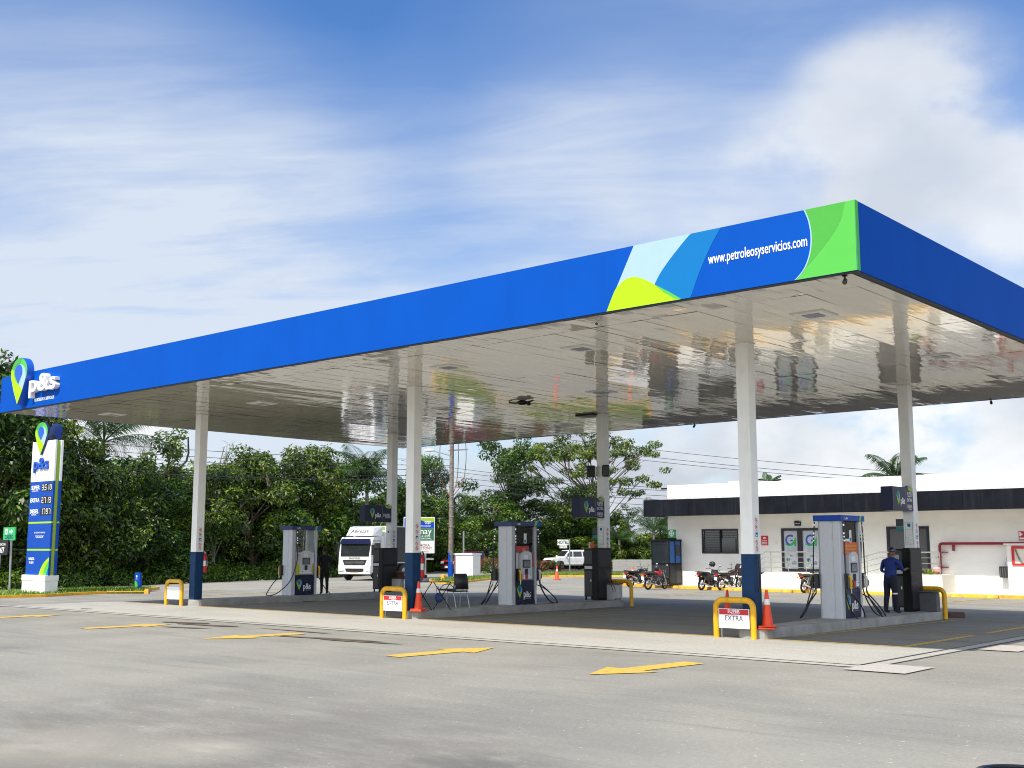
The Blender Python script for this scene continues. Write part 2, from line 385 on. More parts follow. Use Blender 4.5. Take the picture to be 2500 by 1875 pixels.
def pin(mb, a, b_, h, c0, c1, side='logo_blue', wx=1.):
    T = lambda P: [(a+x*h*wx, b_+y*h) for x, y in P]
    e = .0022 if h < .6 else .006
    mb.prism(T(PIN_OUT), c0, c1-e*.5 if c1-c0 > e else c1, side)
    mb.prism(T([(x*.97, .012+y*.976) for x, y in PIN_OUT]), c1-e*.5, c1, 'logo_green')
    mb.prism(T([(x*.97, .012+y*.976) for x, y in PIN_SHADE]), c1, c1+e, 'logo_green_shade')
    mb.prism(T([(x*.97, .012+y*.976) for x, y in PIN_LIME]), c1, c1+e*1.5, 'logo_lime')
    mb.prism(T(PIN_LB), c1, c1+e*2, 'logo_light_blue'); mb.prism(T(PIN_DB), c1, c1+e*2.5, 'logo_blue')

# ---------------------------------------------------------------- sky and sun
SUN = Vector((.03, -.755, 1)).normalized()
w = bpy.data.worlds.new('World'); scene.world = w; w.use_nodes = True
nt = w.node_tree; N = nt.nodes; L = nt.links; bg = N['Background']
sk = N.new('ShaderNodeTexSky'); sk.sky_type = 'NISHITA'; sk.sun_disc = False
sk.sun_elevation = math.asin(SUN.z); sk.sun_rotation = math.atan2(SUN.x, SUN.y); sk.air_density = 1.2; sk.dust_density = .6; sk.ozone_density = 2.6
hs = N.new('ShaderNodeHueSaturation'); hs.inputs['Saturation'].default_value = 1.2; hs.inputs['Value'].default_value = 1.0; L.new(sk.outputs[0], hs.inputs['Color'])
tc = N.new('ShaderNodeTexCoord'); D = tc.outputs['Generated']
sep = N.new('ShaderNodeSeparateXYZ'); L.new(D, sep.inputs[0])
zz = math_(N, L, 'ADD', math_(N, L, 'MAXIMUM', sep.outputs[2], 0), .16)
cx = N.new('ShaderNodeCombineXYZ'); L.new(math_(N, L, 'DIVIDE', sep.outputs[0], zz), cx.inputs[0]); L.new(math_(N, L, 'DIVIDE', sep.outputs[1], zz), cx.inputs[1])
PL = cx.outputs[0]
def blob(u, v, rad, s):
    d = ray(u, v); vm = N.new('ShaderNodeVectorMath'); vm.operation = 'DOT_PRODUCT'; L.new(D, vm.inputs[0]); vm.inputs[1].default_value = d
    n = N.new('ShaderNodeMapRange'); n.interpolation_type = 'SMOOTHSTEP'
    n.inputs[1].default_value = math.cos(R(rad)); n.inputs[2].default_value = 1; n.inputs[3].default_value = 0; n.inputs[4].default_value = s
    L.new(vm.outputs['Value'], n.inputs[0]); return n.outputs[0]
def total(bs):
    t = bs[0]
    for b_ in bs[1:]: t = math_(N, L, 'ADD', t, b_)
    return t
ang = math.atan2(RT.y, RT.x)
mpr = N.new('ShaderNodeMapping'); mpr.inputs['Rotation'].default_value = (0, 0, -ang+.12); L.new(PL, mpr.inputs[0]); PR_ = mpr.outputs[0]
cir = nz(N, L, PR_, 1.1, 7, .58, (.65, 1.25, 1))
fn = N.new('ShaderNodeTexNoise'); fn.inputs['Scale'].default_value = 2.4; fn.inputs['Detail'].default_value = 9; fn.inputs['Roughness'].default_value = .6; fn.inputs['Distortion'].default_value = .5
mpf = N.new('ShaderNodeMapping'); mpf.inputs['Scale'].default_value = (.5, 1.5, 1); L.new(PR_, mpf.inputs[0]); L.new(mpf.outputs[0], fn.inputs['Vector']); fine = fn.outputs['Fac']
grad = mr(N, L, sep.outputs[2], .43, .06, -.02, .66)
where = total([blob(60, 520, 13, .2), blob(100, 850, 22, .42), blob(600, 820, 14, .2), blob(900, 640, 12, .18), blob(1450, 560, 10, .22), blob(1230, 160, 7, .1), blob(1380, 150, 6, .1), blob(1900, 250, 14, .32), blob(2450, 750, 10, .25), blob(1350, 470, 6, .25), blob(450, 420, 9, .14), blob(1800, 150, 8, .08)])
tex = math_(N, L, 'ADD', mr(N, L, cir, .3, .7, .45, 1.1), mr(N, L, fine, .38, .72, -.18, .42))
veil = math_(N, L, 'MULTIPLY', math_(N, L, 'ADD', grad, where), tex)
veil = math_(N, L, 'MAXIMUM', math_(N, L, 'MINIMUM', veil, .9), 0)
cum = nz(N, L, D, 6.5, 8, .55, (1, 1, 1.7)); cums = nz(N, L, D, 4.2, 7, .5, (1, 1, 1.4))
def sstep(x, a, b_):
    q = N.new('ShaderNodeMapRange'); q.interpolation_type = 'SMOOTHSTEP'; q.inputs[1].default_value = a; q.inputs[2].default_value = b_; L.new(x, q.inputs[0]); return q.outputs[0]
hi = total([blob(2230, 330, 7.5, .95), blob(2060, 420, 7, .5), blob(1700, 470, 6, .75), blob(1560, 530, 5, .5), blob(1880, 560, 7, .5), blob(2490, 480, 3.5, 1.1), blob(2490, 720, 6, .7)])
lo = total([blob(1700, 1090, 7, .9), blob(2000, 1060, 7, .8), blob(2400, 1080, 8, .9), blob(1350, 1160, 5, .7), blob(1200, 1250, 7, .8), blob(280, 1060, 4, .8), blob(700, 1120, 4, .3), blob(2000, 1250, 16, .6)])
hi = math_(N, L, 'MULTIPLY', sstep(math_(N, L, 'MULTIPLY', hi, math_(N, L, 'MULTIPLY', mr(N, L, cums, .3, .66, .3, 1.25), mr(N, L, cum, .33, .62, .35, 1.3))), .05, 1.15), .8)
lo = math_(N, L, 'MULTIPLY', sstep(math_(N, L, 'MULTIPLY', lo, mr(N, L, cum, .34, .6, .1, 1.35)), .15, .95), .88)
cumf = math_(N, L, 'MAXIMUM', hi, lo)
shade = nz(N, L, D, 6., 5, .5, (1, 1, 1.6), (0, 0, .6))
ccol = mixc(N, L, mr(N, L, shade, .38, .62, 0, 1), (4.3, 4.6, 5.2), (7.4, 7.5, 7.6))
ccol = mixc(N, L, mr(N, L, sep.outputs[2], .12, .35, 0, .62), ccol, (5.6, 5.9, 6.3))
blue = mixc(N, L, 1., hs.outputs[0], (.8, .94, 1.2), 'MULTIPLY')
col = mixc(N, L, veil, blue, (5.5, 6.0, 6.75))
col = mixc(N, L, cumf, col, ccol)
vm = N.new('ShaderNodeVectorMath'); vm.operation = 'DOT_PRODUCT'; L.new(D, vm.inputs[0]); vm.inputs[1].default_value = Vector((.35, -.85, .4)).normalized()   # unseen bright patch added to the sky behind the viewer, lifts shaded walls and columns
sky_fill = mr(N, L, vm.outputs['Value'], .05, .6, 0, .85); sky_fill = math_(N, L, 'MULTIPLY', sky_fill, mr(N, L, cum, .3, .6, .55, 1))
col = mixc(N, L, sky_fill, col, (12., 12.6, 13.))
L.new(col, bg.inputs[0]); bg.inputs[1].default_value = .105
sl = bpy.data.lights.new('sun', 'SUN'); sl.energy = 4.3; sl.angle = R(.55); sl.color = (1, .945, .85)
so = bpy.data.objects.new('sun', sl); COL.objects.link(so); so.rotation_euler = SUN.to_track_quat('Z', 'Y').to_euler(); so.location = (0, -20, 40)
scene.view_settings.view_transform = 'Standard'; scene.view_settings.look = 'None'; scene.view_settings.gamma = 1; scene.view_settings.exposure = .38
scene.cycles.max_bounces = 7; scene.cycles.transparent_max_bounces = 8; scene.cycles.use_denoising = True; scene.cycles.filter_width = 1.05; scene.cycles.sample_clamp_indirect = 6; scene.cycles.caustics_reflective = False; scene.cycles.caustics_refractive = False

# ---------------------------------------------------------------- ground and sheets
def sheet(name, polys, off, m, kind='structure'):
    bm = bmesh.new()
    for p in polys: bm.faces.new([bm.verts.new((x, y, 0)) for x, y in p])
    for ax in (0, 1):
        lo = math.floor(min(v.co[ax] for v in bm.verts)); hi = math.ceil(max(v.co[ax] for v in bm.verts))
        for k in range(max(lo, -60), min(hi, 60)+1):
            no = [0, 0, 0]; no[ax] = 1; co = [0, 0, 0]; co[ax] = k
            bmesh.ops.bisect_plane(bm, geom=bm.verts[:]+bm.edges[:]+bm.faces[:], plane_co=co, plane_no=no, dist=1e-5)
    for v in bm.verts: v.co.z = drop(v.co.x, v.co.y)+off
    bm.normal_update()
    for f in bm.faces:
        if f.normal.z < 0: f.normal_flip()
    bmesh.ops.triangulate(bm, faces=bm.faces[:])
    me = bpy.data.meshes.new(name); bm.to_mesh(me); bm.free(); me.materials.append(MATS[m])
    o = bpy.data.objects.new(name, me); COL.objects.link(o)
    if kind: o['kind'] = kind
    return o
def rectp(x0, x1, y0, y1): return [(x0, y0), (x1, y0), (x1, y1), (x0, y1)]
xs = [-1500, -400, -150, -100, -75]+list(range(-60, 41))+[60, 100, 300, 1500]; ys = [-1500, -300, -80]+list(range(-40, 61))+[80, 120, 300, 1500]
mb = MB(); mb.v = [(x, y, drop(x, y)-.03) for y in ys for x in xs]; n = len(xs); mb.ms = ['soil']
mb.f = [(j*n+i, j*n+i+1, (j+1)*n+i+1, (j+1)*n+i) for j in range(len(ys)-1) for i in range(n-1)]; mb.mi = [0]*len(mb.f); mb.sm = [False]*len(mb.f)
struct(mb.build('ground'))
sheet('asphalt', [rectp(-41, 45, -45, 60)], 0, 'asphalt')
FAR = [(-48.6, -60), (-49.4, 4), (-49.8, 17), (-52.7, 27.3), (-55.8, 37.5), (-61, 51), (-66, 60)]
sheet('road', [[(-41, -60)]+[(-41, 60)]+list(reversed(FAR))], -.002, 'road_surface')
sheet('road_shoulder', [FAR+[(x+.5, y) for x, y in reversed(FAR)]], .006, 'apron_concrete')
sheet('apron', [rectp(-29.5, -.62, .82, 4.36)], .006, 'apron_concrete')
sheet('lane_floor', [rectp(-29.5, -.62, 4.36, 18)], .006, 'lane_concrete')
# drain round the apron: steel-dark slot, concrete lip, second slot
mb = MB()
for a, b_, m_, z in ((.55, .82, 'apron_concrete', .012),): mb.box(-29.5, -.35, a, b_, -.02, z, m_); mb.box(-.62, -.35, b_, 24, -.02, z, m_)
o = struct(mb.build('drain_kerb'))
mb = MB(); mb.box(-29.5, -.62, .775, .82, -.02, .016, 'black_metal'); mb.box(-.63, -.575, .82, 24, -.02, .016, 'black_metal'); mb.box(-29.5, -.33, .53, .55, -.02, .009, 'charcoal'); mb.box(-.35, -.325, .55, 24, -.02, .009, 'charcoal')
struct(mb.build('drain_channel'))
struct(sheet('inspection_slab', [rectp(-.55, .4, .08, 1.2), rectp(-.2, .5, 4.7, 5.95)], .016, 'slab_concrete'))
# painted markings
def arrow(tail, tip, wd=.42, hd=1.0, hl=.95):
    t = Vector(tail); p = Vector(tip); d = (p-t).normalized(); s = Vector((-d.y, d.x)); q = p-d*hl
    return [tuple(v) for v in (t-s*wd/2, q-s*wd/2, q-s*hd/2, p, q+s*hd/2, q+s*wd/2, t+s*wd/2)]
AR = [arrow((-22.5, -2.6), (-22.5, -.5)), arrow((-17.1, -2.85), (-16.95, -.68)), arrow((-12.25, -.62), (-12.6, -2.8)), arrow((-7.1, -2.85), (-6.92, -.5)), arrow((-2.75, -.45), (-2.98, -2.88))]
def line(a, b_, wd):
    a = Vector(a); b_ = Vector(b_); d = (b_-a).normalized(); s = Vector((-d.y, d.x))*wd/2
    return [tuple(v) for v in (a-s, b_-s, b_+s, a+s)]
sheet('arrow_markings', AR, .01, 'paint_yellow')
LN = [line((-28, 4.42), (-1.35, 4.42), .1), line((-1.4, 4.42), (-1.4, 7.95), .14), line((-1.4, 8.7), (-1.4, 14), .14),
      line((-1.4, 7.95), (-7.3, 7.95), .05), line((-1.4, 8.7), (-7.5, 8.7), .05), line((-3.2, 12.7), (6, 12.7), .06), line((-4.02, 5.3), (-3.45, 12.5), .1),
      line((-12.9, 4.8), (-12.6, 12.5), .08), line((-11, 7.4), (-6, 7.4), .06), line((-11.2, 4.5), (-11.2, 9.5), .08), line((-22.4, 4.8), (-22.2, 12.5), .08), line((-20.8, 4.5), (-20.8, 9.5), .08), line((-11, 15.2), (-5.3, 15.2), .1), line((-8, 19.5), (-2, 19.5), .12), line((-16, 20.3), (-12, 20.3), .12), line((-2.3, 16.6), (4, 16.6), .08)]
for u0, v0, u1, v1, wd in ((1550, 1459, 1700, 1450, .1), (1640, 1449, 1760, 1444, .1), (1880, 1452, 1955, 1450, .1), (2300, 1471, 2455, 1459.5, .12), (2320, 1471.5, 2500, 1471.8, .1), (1780, 1456, 1900, 1452, .08), (480, 1455, 900, 1434, .18), (380, 1447, 560, 1440, .15), (1115, 1431, 1190, 1434, .12), (1385, 1436, 1460, 1434, .1), (1400, 1410, 1500, 1408, .12), (2170, 1478, 2110, 1483, .1)):
    a = G(u0, v0); b_ = G(u1, v1); LN.append(line((a.x, a.y), (b_.x, b_.y), wd))
sheet('lane_markings', LN, .0105, 'paint_yellow')
# stains and dust: irregular blots
def blot(cx_, cy_, rx, ry, rot, seed, n=26, jag=.45):
    rd = random.Random(seed); ph = [rd.uniform(0, 6.28) for _ in range(5)]; out = []
    for i in range(n):
        a = 6.28319*i/n; r = 1+jag*sum(math.sin((k+2)*a+ph[k])/(k+1.6) for k in range(5))*.5; x = math.cos(a)*rx*r; y = math.sin(a)*ry*r
        out.append((cx_+x*math.cos(rot)-y*math.sin(rot), cy_+x*math.sin(rot)+y*math.cos(rot)))
    return out
g = lambda u, v: G(u, v).to_2d()
ST = []
for i, (u, v, rx, ry, rot) in enumerate(((455, 1521, .8, .12, .3), (505, 1527, 1.0, .14, .1), (450, 1533, .7, .1, .2), (800, 1560, 1.2, .12, .15), (870, 1567, .9, .1, .1), (720, 1541, 1.4, .05, -.02), (210, 1487, .3, .09, 0))):
    p = g(u, v); ST.append(blot(p.x, p.y, rx, ry, rot, i))
sheet('oil_stains', ST, .012, 'oil_stain')

# ---------------------------------------------------------------- canopy
X0, HZ, HF, DY = -28.07, 5.934, 1.107, 17.1
CX = [-23.775, -14.168, -4.463]; Y1, Y2, CS = 4.301, 12.482, .14
can = thing('fuel_canopy', 'large flat blue canopy on six white columns over the pump lanes', 'canopy')
mb = MB()
NP = 8
for k in range(NP):
    a = X0+(0-X0)*k/NP; b_ = X0+(0-X0)*(k+1)/NP; mb.box(a+.0003, b_-.0003, 0, .1, HZ+.008, HZ+HF, 'fascia_blue')
mb.box(.0, .004, -.004, .1, HZ+.008, HZ+HF, 'logo_green'); mb.box(X0+.01, -.01, .02, .1, HZ-.012, HZ+.0075, 'fascia_edge'); mb.box(X0+.17, -.17, .1, .16, HZ+.008, HZ+HF-.01, 'fascia_edge')
ff = mb.build('front_fascia', can)
mb = MB()
for k in range(5):
    a = .1005+(DY-.1)*k/5; b_ = .1005+(DY-.1)*(k+1)/5; mb.box(-.1, 0, a+.0003, b_-.0003, HZ+.008, HZ+HF, 'fascia_blue')
mb.box(-.1, -.02, .1, DY, HZ-.012, HZ+.0075, 'fascia_edge'); mb.box(-.16, -.1, .17, DY, HZ+.008, HZ+HF-.01, 'fascia_edge')
mb.build('side_fascia', can)
mb = MB(); mb.box(X0, X0+.1, .17, DY, HZ+.008, HZ+HF, 'fascia_blue'); mb.build('side_fascia', can)
mb = MB(); mb.box(X0, 0, DY+.003, DY+.1, HZ, HZ+HF, 'fascia_blue'); mb.build('rear_fascia', can)
mb = MB(); mb.box(X0+.17, -.17, .17, DY-.01, HZ+.55, HZ+.6, 'gutter_grey'); mb.build('roof', can)
# artwork on the front
def cz(x, y): d = ray(1450+x/2.1067, 450+y/2.1067); P = CAM+d*((0-CAM.y)/d.y); return (P.x, P.z)
mb = MB(); mb.M = FR((0, -.0005, 0), (1, 0, 0), (0, 0, 1))
Zt, Zb = HZ+HF-.001, HZ+.009
def snap(p): # keep outline on the board
    return (min(p[0], -.001), min(max(p[1], Zb), Zt))
def cv(P): return curve2(P, 6)
HUMP = cv([(90, 590), (115, 535), (160, 490), (205, 476), (250, 484), (312, 515), (370, 553), (440, 588)])
DIAG = cv([(500, 250), (440, 322), (380, 400), (340, 460), (312, 515)])
lb = [(205, 310)]+DIAG[:-1]+list(reversed(cv([(115, 535), (160, 490), (205, 476), (250, 484), (312, 515)])))
lime = [(66, 660)]+HUMP+[(446, 602)]
mid = cv([(657, 215), (600, 320), (540, 460), (495, 590)])+[(446, 602)]+cv([(440, 588), (370, 553), (312, 515)])+list(reversed(DIAG))[1:]
ARC = cv([(1038, 495), (1088, 430), (1115, 350), (1121, 270), (1109, 190), (1083, 125)])
gr = [(1342, 70), (1354, 452)]+ARC
gs = cv([(1292, 85), (1270, 180), (1220, 270), (1150, 360), (1080, 440)])+ARC
def smooth_poly(P, c): return [snap(cz(*p)) for p in P]
mb.prism(smooth_poly(lb, 0), 0, .003, 'logo_light_blue'); mb.prism(smooth_poly(lime, 0), 0, .005, 'logo_lime'); mb.prism(smooth_poly(mid, 0), 0, .004, 'logo_mid_blue')
mb.prism(smooth_poly([(312, 515), (380, 549), (440, 583), (450, 600), (420, 590), (360, 556)], 0), 0, .006, 'logo_green')
mb.build('swoosh_artwork', ff); mb = MB(); mb.M = FR((0, -.0005, 0), (1, 0, 0), (0, 0, 1)); mb.prism(smooth_poly(gr, 0), 0, .003, 'logo_green'); mb.prism(smooth_poly(gs, 0), 0, .005, 'logo_green_shade')
edge = [cz(*p) for p in ARC]
mb.prism([snap(p) for p in edge]+[snap((p[0]-.02, p[1])) for p in reversed(edge)], 0, .006, 'logo_light_blue')
mb.build('green_artwork', ff)
a = cz(590, 405); b_ = cz(1100, 322)
mb = MB(); mb.M = FR((0, -.0005, 0), (1, 0, 0), (0, 0, 1)); 
vs, _, _ = text_geo('www.petroleosyservicios.com', .006, 1); wdt = max(v[0] for v in vs)-min(v[0] for v in vs)
sz = .25; mb.text('www.petroleosyservicios.com', (a[0]+b_[0])/2, (a[1]+b_[1])/2, sz, 'letter_white', 0, .008, .006, (b_[0]-a[0])/(wdt*sz)); mb.build('web_address', ff)
# raised emblem at the left end
def ez(x, y, Y=-.22): d = ray(x/7.373, 840+y/7.373); P = CAM+d*((Y-CAM.y)/d.y); return (P.x, P.z)
tip = ez(303, 1095); top = ez(345, 250)
mb = MB(); mb.M = FR((0, 0, 0), (1, 0, 0), (0, 0, 1)); pin(mb, (ez(190, 700)[0]+ez(478, 700)[0])/2, tip[1], top[1]-tip[1], .002, .22, wx=(ez(478, 700)[0]-ez(190, 700)[0])/(.62*(top[1]-tip[1])))
mb.build('pin_emblem', ff)
l0 = ez(503, 880, -.16); l1 = ez(975, 850, -.16); hh = ez(700, 560, -.16)[1]-ez(700, 885, -.16)[1]
mb = MB(); mb.M = FR((0, 0, 0), (1, 0, 0), (0, 0, 1)); vs, _, _ = text_geo('p&s', .012, 1); wdt = max(v[0] for v in vs)-min(v[0] for v in vs); sz = .74
mb.text('p&s', (l0[0]+l1[0])/2, l0[1]+.02, sz, 'letter_white', .002, .15, .012, (l1[0]-l0[0])/(wdt*sz)); mb.build('raised_lettering', ff)
s0 = ez(615, 1045, 0); s1 = ez(972, 985, 0)
mb = MB(); mb.M = FR((0, -.0005, 0), (1, 0, 0), (0, 0, 1)); vs, _, _ = text_geo('PETRÓLEOS Y SERVICIOS', .01, 1); wdt = max(v[0] for v in vs)-min(v[0] for v in vs); sz = .13
mb.text('PETRÓLEOS Y SERVICIOS', (s0[0]+s1[0])/2, s0[1]+.01, sz, 'letter_white', 0, .004, .01, (s1[0]-s0[0])/(wdt*sz)); mb.build('small_lettering', ff)
# lining of narrow glossy panels
rd = random.Random(4); mb = MB(); seams = [.17, 1.05, 5.1, 9.2, 13.3, DY-.01]; wd = .3; nx = int((-.17-(X0+.11))/wd)+1; wd = (-.17-(X0+.11))/nx
for i in range(nx):
    x0 = X0+.11+i*wd; x1 = x0+wd-.0018
    for j in range(5):
        y0, y1 = seams[j], seams[j+1]-.007; t1 = rd.gauss(0, .0006); t2 = rd.gauss(0, .005); z = HZ+.004+rd.uniform(0, .0005); K = 5
        sag = rd.gauss(0, .0025); V = []
        for k in range(K+1):
            y = y0+(y1-y0)*k/K; q = z+t2*(k/K-.5)+sag*math.sin(math.pi*k/K*2+i); V += [(x0, y, q-t1), (x1, y, q+t1)]
        mb.add(V, [(2*k, 2*k+2, 2*k+3, 2*k+1) for k in range(K)], 'soffit_panel', True)
mb.box(X0+.11, -.17, .17, DY-.01, HZ+.03, HZ+.05, 'gutter_grey')
mb.build('soffit', can)
fm = MB(); fm.box(-.32, .32, -.32, .32, -.012, .02, 'light_plastic'); fm.box(-.27, .27, -.27, .27, -.017, -.012, 'reflective_white'); fm.box(-.16, .16, -.16, .16, -.03, -.017, 'cladding_dark'); 
first = None
for u, v in ((1419, 850), (1096, 896), (1987, 768), (2297, 869), (2033, 982), (1743, 1009), (1385, 1039), (888, 1020), (1088, 998), (274, 1012), (1770, 925), (1469, 957), (640, 985), (2480, 925)):
    d = ray(u, v); P = CAM+d*((HZ-CAM.z)/d.z)
    if first is None: first = fm.build('light_fixture', can); first.location = P
    else: c = first.copy(); COL.objects.link(c); c.location = P; c.parent = can
# columns
colproto = []
def column(i, xc, y, z0, rear):
    mb = MB(); mb.box(xc-CS, xc+CS, y, y+2*CS, z0, HZ+.02, 'column_white'); c = mb.build('column', can, bev=.012)
    mb = MB(); e = .004; mb.box(xc-CS-e, xc+CS+e, y-e, y+2*CS+e, z0+.002, 1.66, 'navy_paint'); mb.build('painted_base', c, bev=.012)
    mb = MB(); mb.box(xc-CS-.02, xc+CS+.02, y-.02, y+2*CS+.02, HZ-.012, HZ+.003, 'light_plastic'); mb.build('collar', c)
    mb = MB(); mb.M = FR((xc+CS+.002, y+CS, 0), (0, 1, 0), (0, 0, 1)); mb.rect(-.09, .09, 1.69, 2.42, 0, .003, 'reflective_white')
    for k, zc in enumerate((2.33, 2.19, 2.04, 1.89, 1.77)):
        if k == 2: mb.rect(-.045, .045, zc-.045, zc+.045, .003, .005, 'logo_mid_blue'); mb.rect(-.02, .025, zc-.03, zc+.0, .005, .007, 'reflective_white')
        else:
            mb.prism(arc(0, zc, .05, 0, 359, 16), .003, .005, 'sign_red'); mb.prism(arc(0, zc, .037, 0, 359, 16), .005, .007, 'reflective_white'); mb.prism([(-.032, zc+.022), (-.022, zc+.032), (.032, zc-.022), (.022, zc-.032)], .007, .009, 'sign_red'); mb.rect(-.014, .01, zc-.02, zc+.02, .007, .0085, 'charcoal')
        mb.rect(-.05, .05, zc-.073, zc-.064, .003, .005, 'grey_plastic')
    mb.build('warning_strip', c)
    if rear:
        mb = MB(); mb.M = FR((xc, y-.002, 0), (1, 0, 0), (0, 0, 1)); mb.rect(-.1, .1, 1.86, 2.42, 0, .003, 'teal'); mb.rect(-.092, .092, 1.868, 2.412, .003, .005, 'reflective_white')
        mb.rect(-.035, .045, 2.3, 2.38, .005, .007, 'logo_mid_blue')
        for k in range(9): mb.rect(-.07, .07 if k % 3 else .02, 1.9+k*.042, 1.906+k*.042, .005, .007, 'grey_plastic')
        mb.build('notice', c)
for i, xc in enumerate(CX): column(i, xc, Y1, .2, 0); column(i, xc, Y2, .2, 1)
# pump islands
for i, xc in enumerate(CX):
    hw = .3; pts = [(xc-.31, 5.4), (xc-.31, 4.5)]+[(xc+.31*math.cos(t), 4.45+.17*math.sin(t)) for t in [math.pi+math.pi*k/8 for k in range(9)]]+[(xc+.31, 5.4), (xc+.56, 11), (xc+.62, 12.8), (xc-.62, 12.8), (xc-.56, 11)]
    mb = MB(); mb.prism(pts, -.05, .2, 'kerb_concrete'); mb.build('pavement', None, bev=.025)['kind'] = 'structure'

# ---------------------------------------------------------------- fuel dispensers (local: x across, y along the island, z=0 island top)
def dispenser(xc, yc, label, kind):
    t = thing('fuel_dispenser', label, 'fuel pump', (xc, yc, .2), 0, 'fuel pumps on the islands')
    hx, hy = .27, .55; b = lambda mb_, n, p=t, **k: mb_.build(n, p, **k)
    mb = MB()                                                     # ribbed end claddings
    for sgn in (-1, 1):
        y0, y1 = (-hy, -hy+.16) if sgn < 0 else (hy-.1, hy); 
        P = [(-hx, .04), (-hx+.06, 0), (.05, 0), (.07, .02), (.09, .02), (.11, 0), (hx-.02, 0), (hx, .02), (hx, .16 if sgn < 0 else .1), (-hx, .16 if sgn < 0 else .1)]
        P = [(x, (-hy+y) if sgn < 0 else hy-y) for x, y in P]
        mb.prism(P, 0, 2.18, 'cladding')
    b(mb, 'side_cladding', bev=.004, seg=1)
    mb = MB(); mb.box(-hx-.07, hx+.07, -hy-.06, hy+.1, 2.18, 2.31, 'sign_blue' if kind == 2 else 'logo_navy'); hood = b(mb, 'top_hood', bev=.008)
    mb = MB(); mb.M = FR((hx+.07, 0, 2.18), (0, 1, 0), (0, 0, 1)); pin(mb, -.4, .025, .08, 0, .002); mb.text('p&s', -.3, .04, .07, 'letter_white', 0, .002, .02); mb.build('hood_logo', hood); mb = MB(); mb.M = FR((hx+.07, 0, 2.18), (0, 1, 0), (0, 0, 1))
    mb.prism([(.34, 0.002), (.42, .002), (.5, .128), (.4, .128)], 0, .002, 'sign_lime'); mb.prism([(.42, .002), (.62, .002), (.62, .128), (.5, .128)], 0, .003, 'logo_mid_blue'); mb.build('hood_print', hood)
    mb = MB(); mb.box(-.22, .22, -hy+.16, hy-.1, .0, .67, 'logo_navy'); mb.box(-.2, .2, -hy+.16, hy-.1, .67, 1.42, 'grey_plastic'); b(mb, 'body')
    for s in (1, -1):
        F = FR((s*.215, 0, 0), (0, s, 0), (0, 0, 1))
        mb = MB(); mb.M = F; mb.rect(-.36*1, .42, .02, .65, .0, .045, 'sign_navy'); lp = b(mb, 'lower_panel', bev=.006)
        mb = MB(); mb.M = FR((s*.26, 0, 0), (0, s, 0), (0, 0, 1)); pin(mb, -.2, .17, .36, 0, .003); mb.text('p&s', .13, .2, .27, 'letter_white', 0, .003, .03, .8); mb.rect(-.01, .3, .15, .158, 0, .002, 'grey_plastic'); mb.build('brand_print', lp)
        mb = MB(); mb.M = F
        if kind == 0:
            mb.rect(-.35, .4, .68, 1.42, -.02, .02, 'light_plastic'); mb.rect(-.34, -.16, .68, 1.02, .02, .03, 'lemon_panel'); mb.rect(.3, .4, .68, 1.02, .02, .03, 'lemon_panel'); mb.rect(.27, .42, 1.04, 1.4, .02, .03, 'letter_white')
            mb.prism(arc(-.28, 1.32, .035, 0, 359, 14), .02, .03, 'sign_navy')
        else:
            mb.rect(-.35, .4, .68, 1.42, -.02, .02, 'grey_plastic'); mb.rect(-.34, -.24, .95, 1.4, .02, .028, 'light_plastic'); mb.rect(.36, .42, 1.05, 1.42, .02, .035, 'sign_red'); mb.rect(-.3, -.13, .7, 1.0, .02, .026, 'lemon_panel')
        b(mb, 'upper_panel')
        mb = MB(); mb.M = F; P = [(-.2, .7), (.28, .7), (.28, 1.36)]+[(.04+.24*math.cos(R(a)), 1.36+.13*math.sin(R(a))) for a in range(10, 180, 17)]+[(-.2, 1.36)]
        mb.prism(P, .02, .1, 'cladding' if kind else 'light_plastic'); ho = b(mb, 'display_unit', bev=.012)
        mb = MB(); mb.M = F; mb.rect(-.13, .19, 1.02, 1.24, .1, .112, 'charcoal'); mb.rect(-.1, .16, 1.045, 1.215, .112, .116, 'screen'); mb.build('screen', ho)
        mb = MB(); mb.M = F; mb.rect(-.07, .1, 1.27, 1.38, .1, .104, 'letter_white'); mb.build('info_sticker', ho); mb = MB(); mb.M = F; mb.rect(-.03, .07, .83, .99, .1, .125, 'charcoal'); mb.rect(-.17, .25, .71, .82, .1, .108, 'letter_white')
        if kind: mb.rect(-.03, .09, .705, .825, .108, .113, 'sign_red')
        mb.rect(-.14, -.1, .78, .8, .108, .112, 'charcoal'); mb.rect(.18, .22, .78, .8, .108, .112, 'charcoal'); mb.build('keypad', ho)
        mb = MB(); mb.M = FR((s*.235, 0, 0), (0, s, 0), (0, 0, 1)); mb.rect(-.35, .42, 1.44, 2.17, 0, .006, 'clear_glass'); gl = b(mb, 'glass_pane')
        if kind:
            mb = MB(); mb.M = FR((s*.242, 0, 0), (0, s, 0), (0, 0, 1))
            if kind == 1: mb.rect(-.35, .22, 1.45, 1.62, 0, .002, 'sign_red'); mb.text('LEA', .0, 1.5, .1, 'sign_lime', .002, .003, .02)
            else:
                mb.rect(-.35, .42, 1.42, 1.7, 0, .002, 'orange_print')
                for k in range(3): mb.rect(-.3, .36, 1.47+k*.07, 1.485+k*.07, .002, .003, 'lemon_panel')
                mb.rect(-.35, .1, 1.72, 1.78, 0, .002, 'letter_white')
            mb.rect(.0, .12, 1.7, 1.98, .002, .004, 'reflective_white'); mb.rect(.02, .1, 1.72, 1.8, .004, .005, 'logo_mid_blue'); mb.build('glass_sticker', gl)
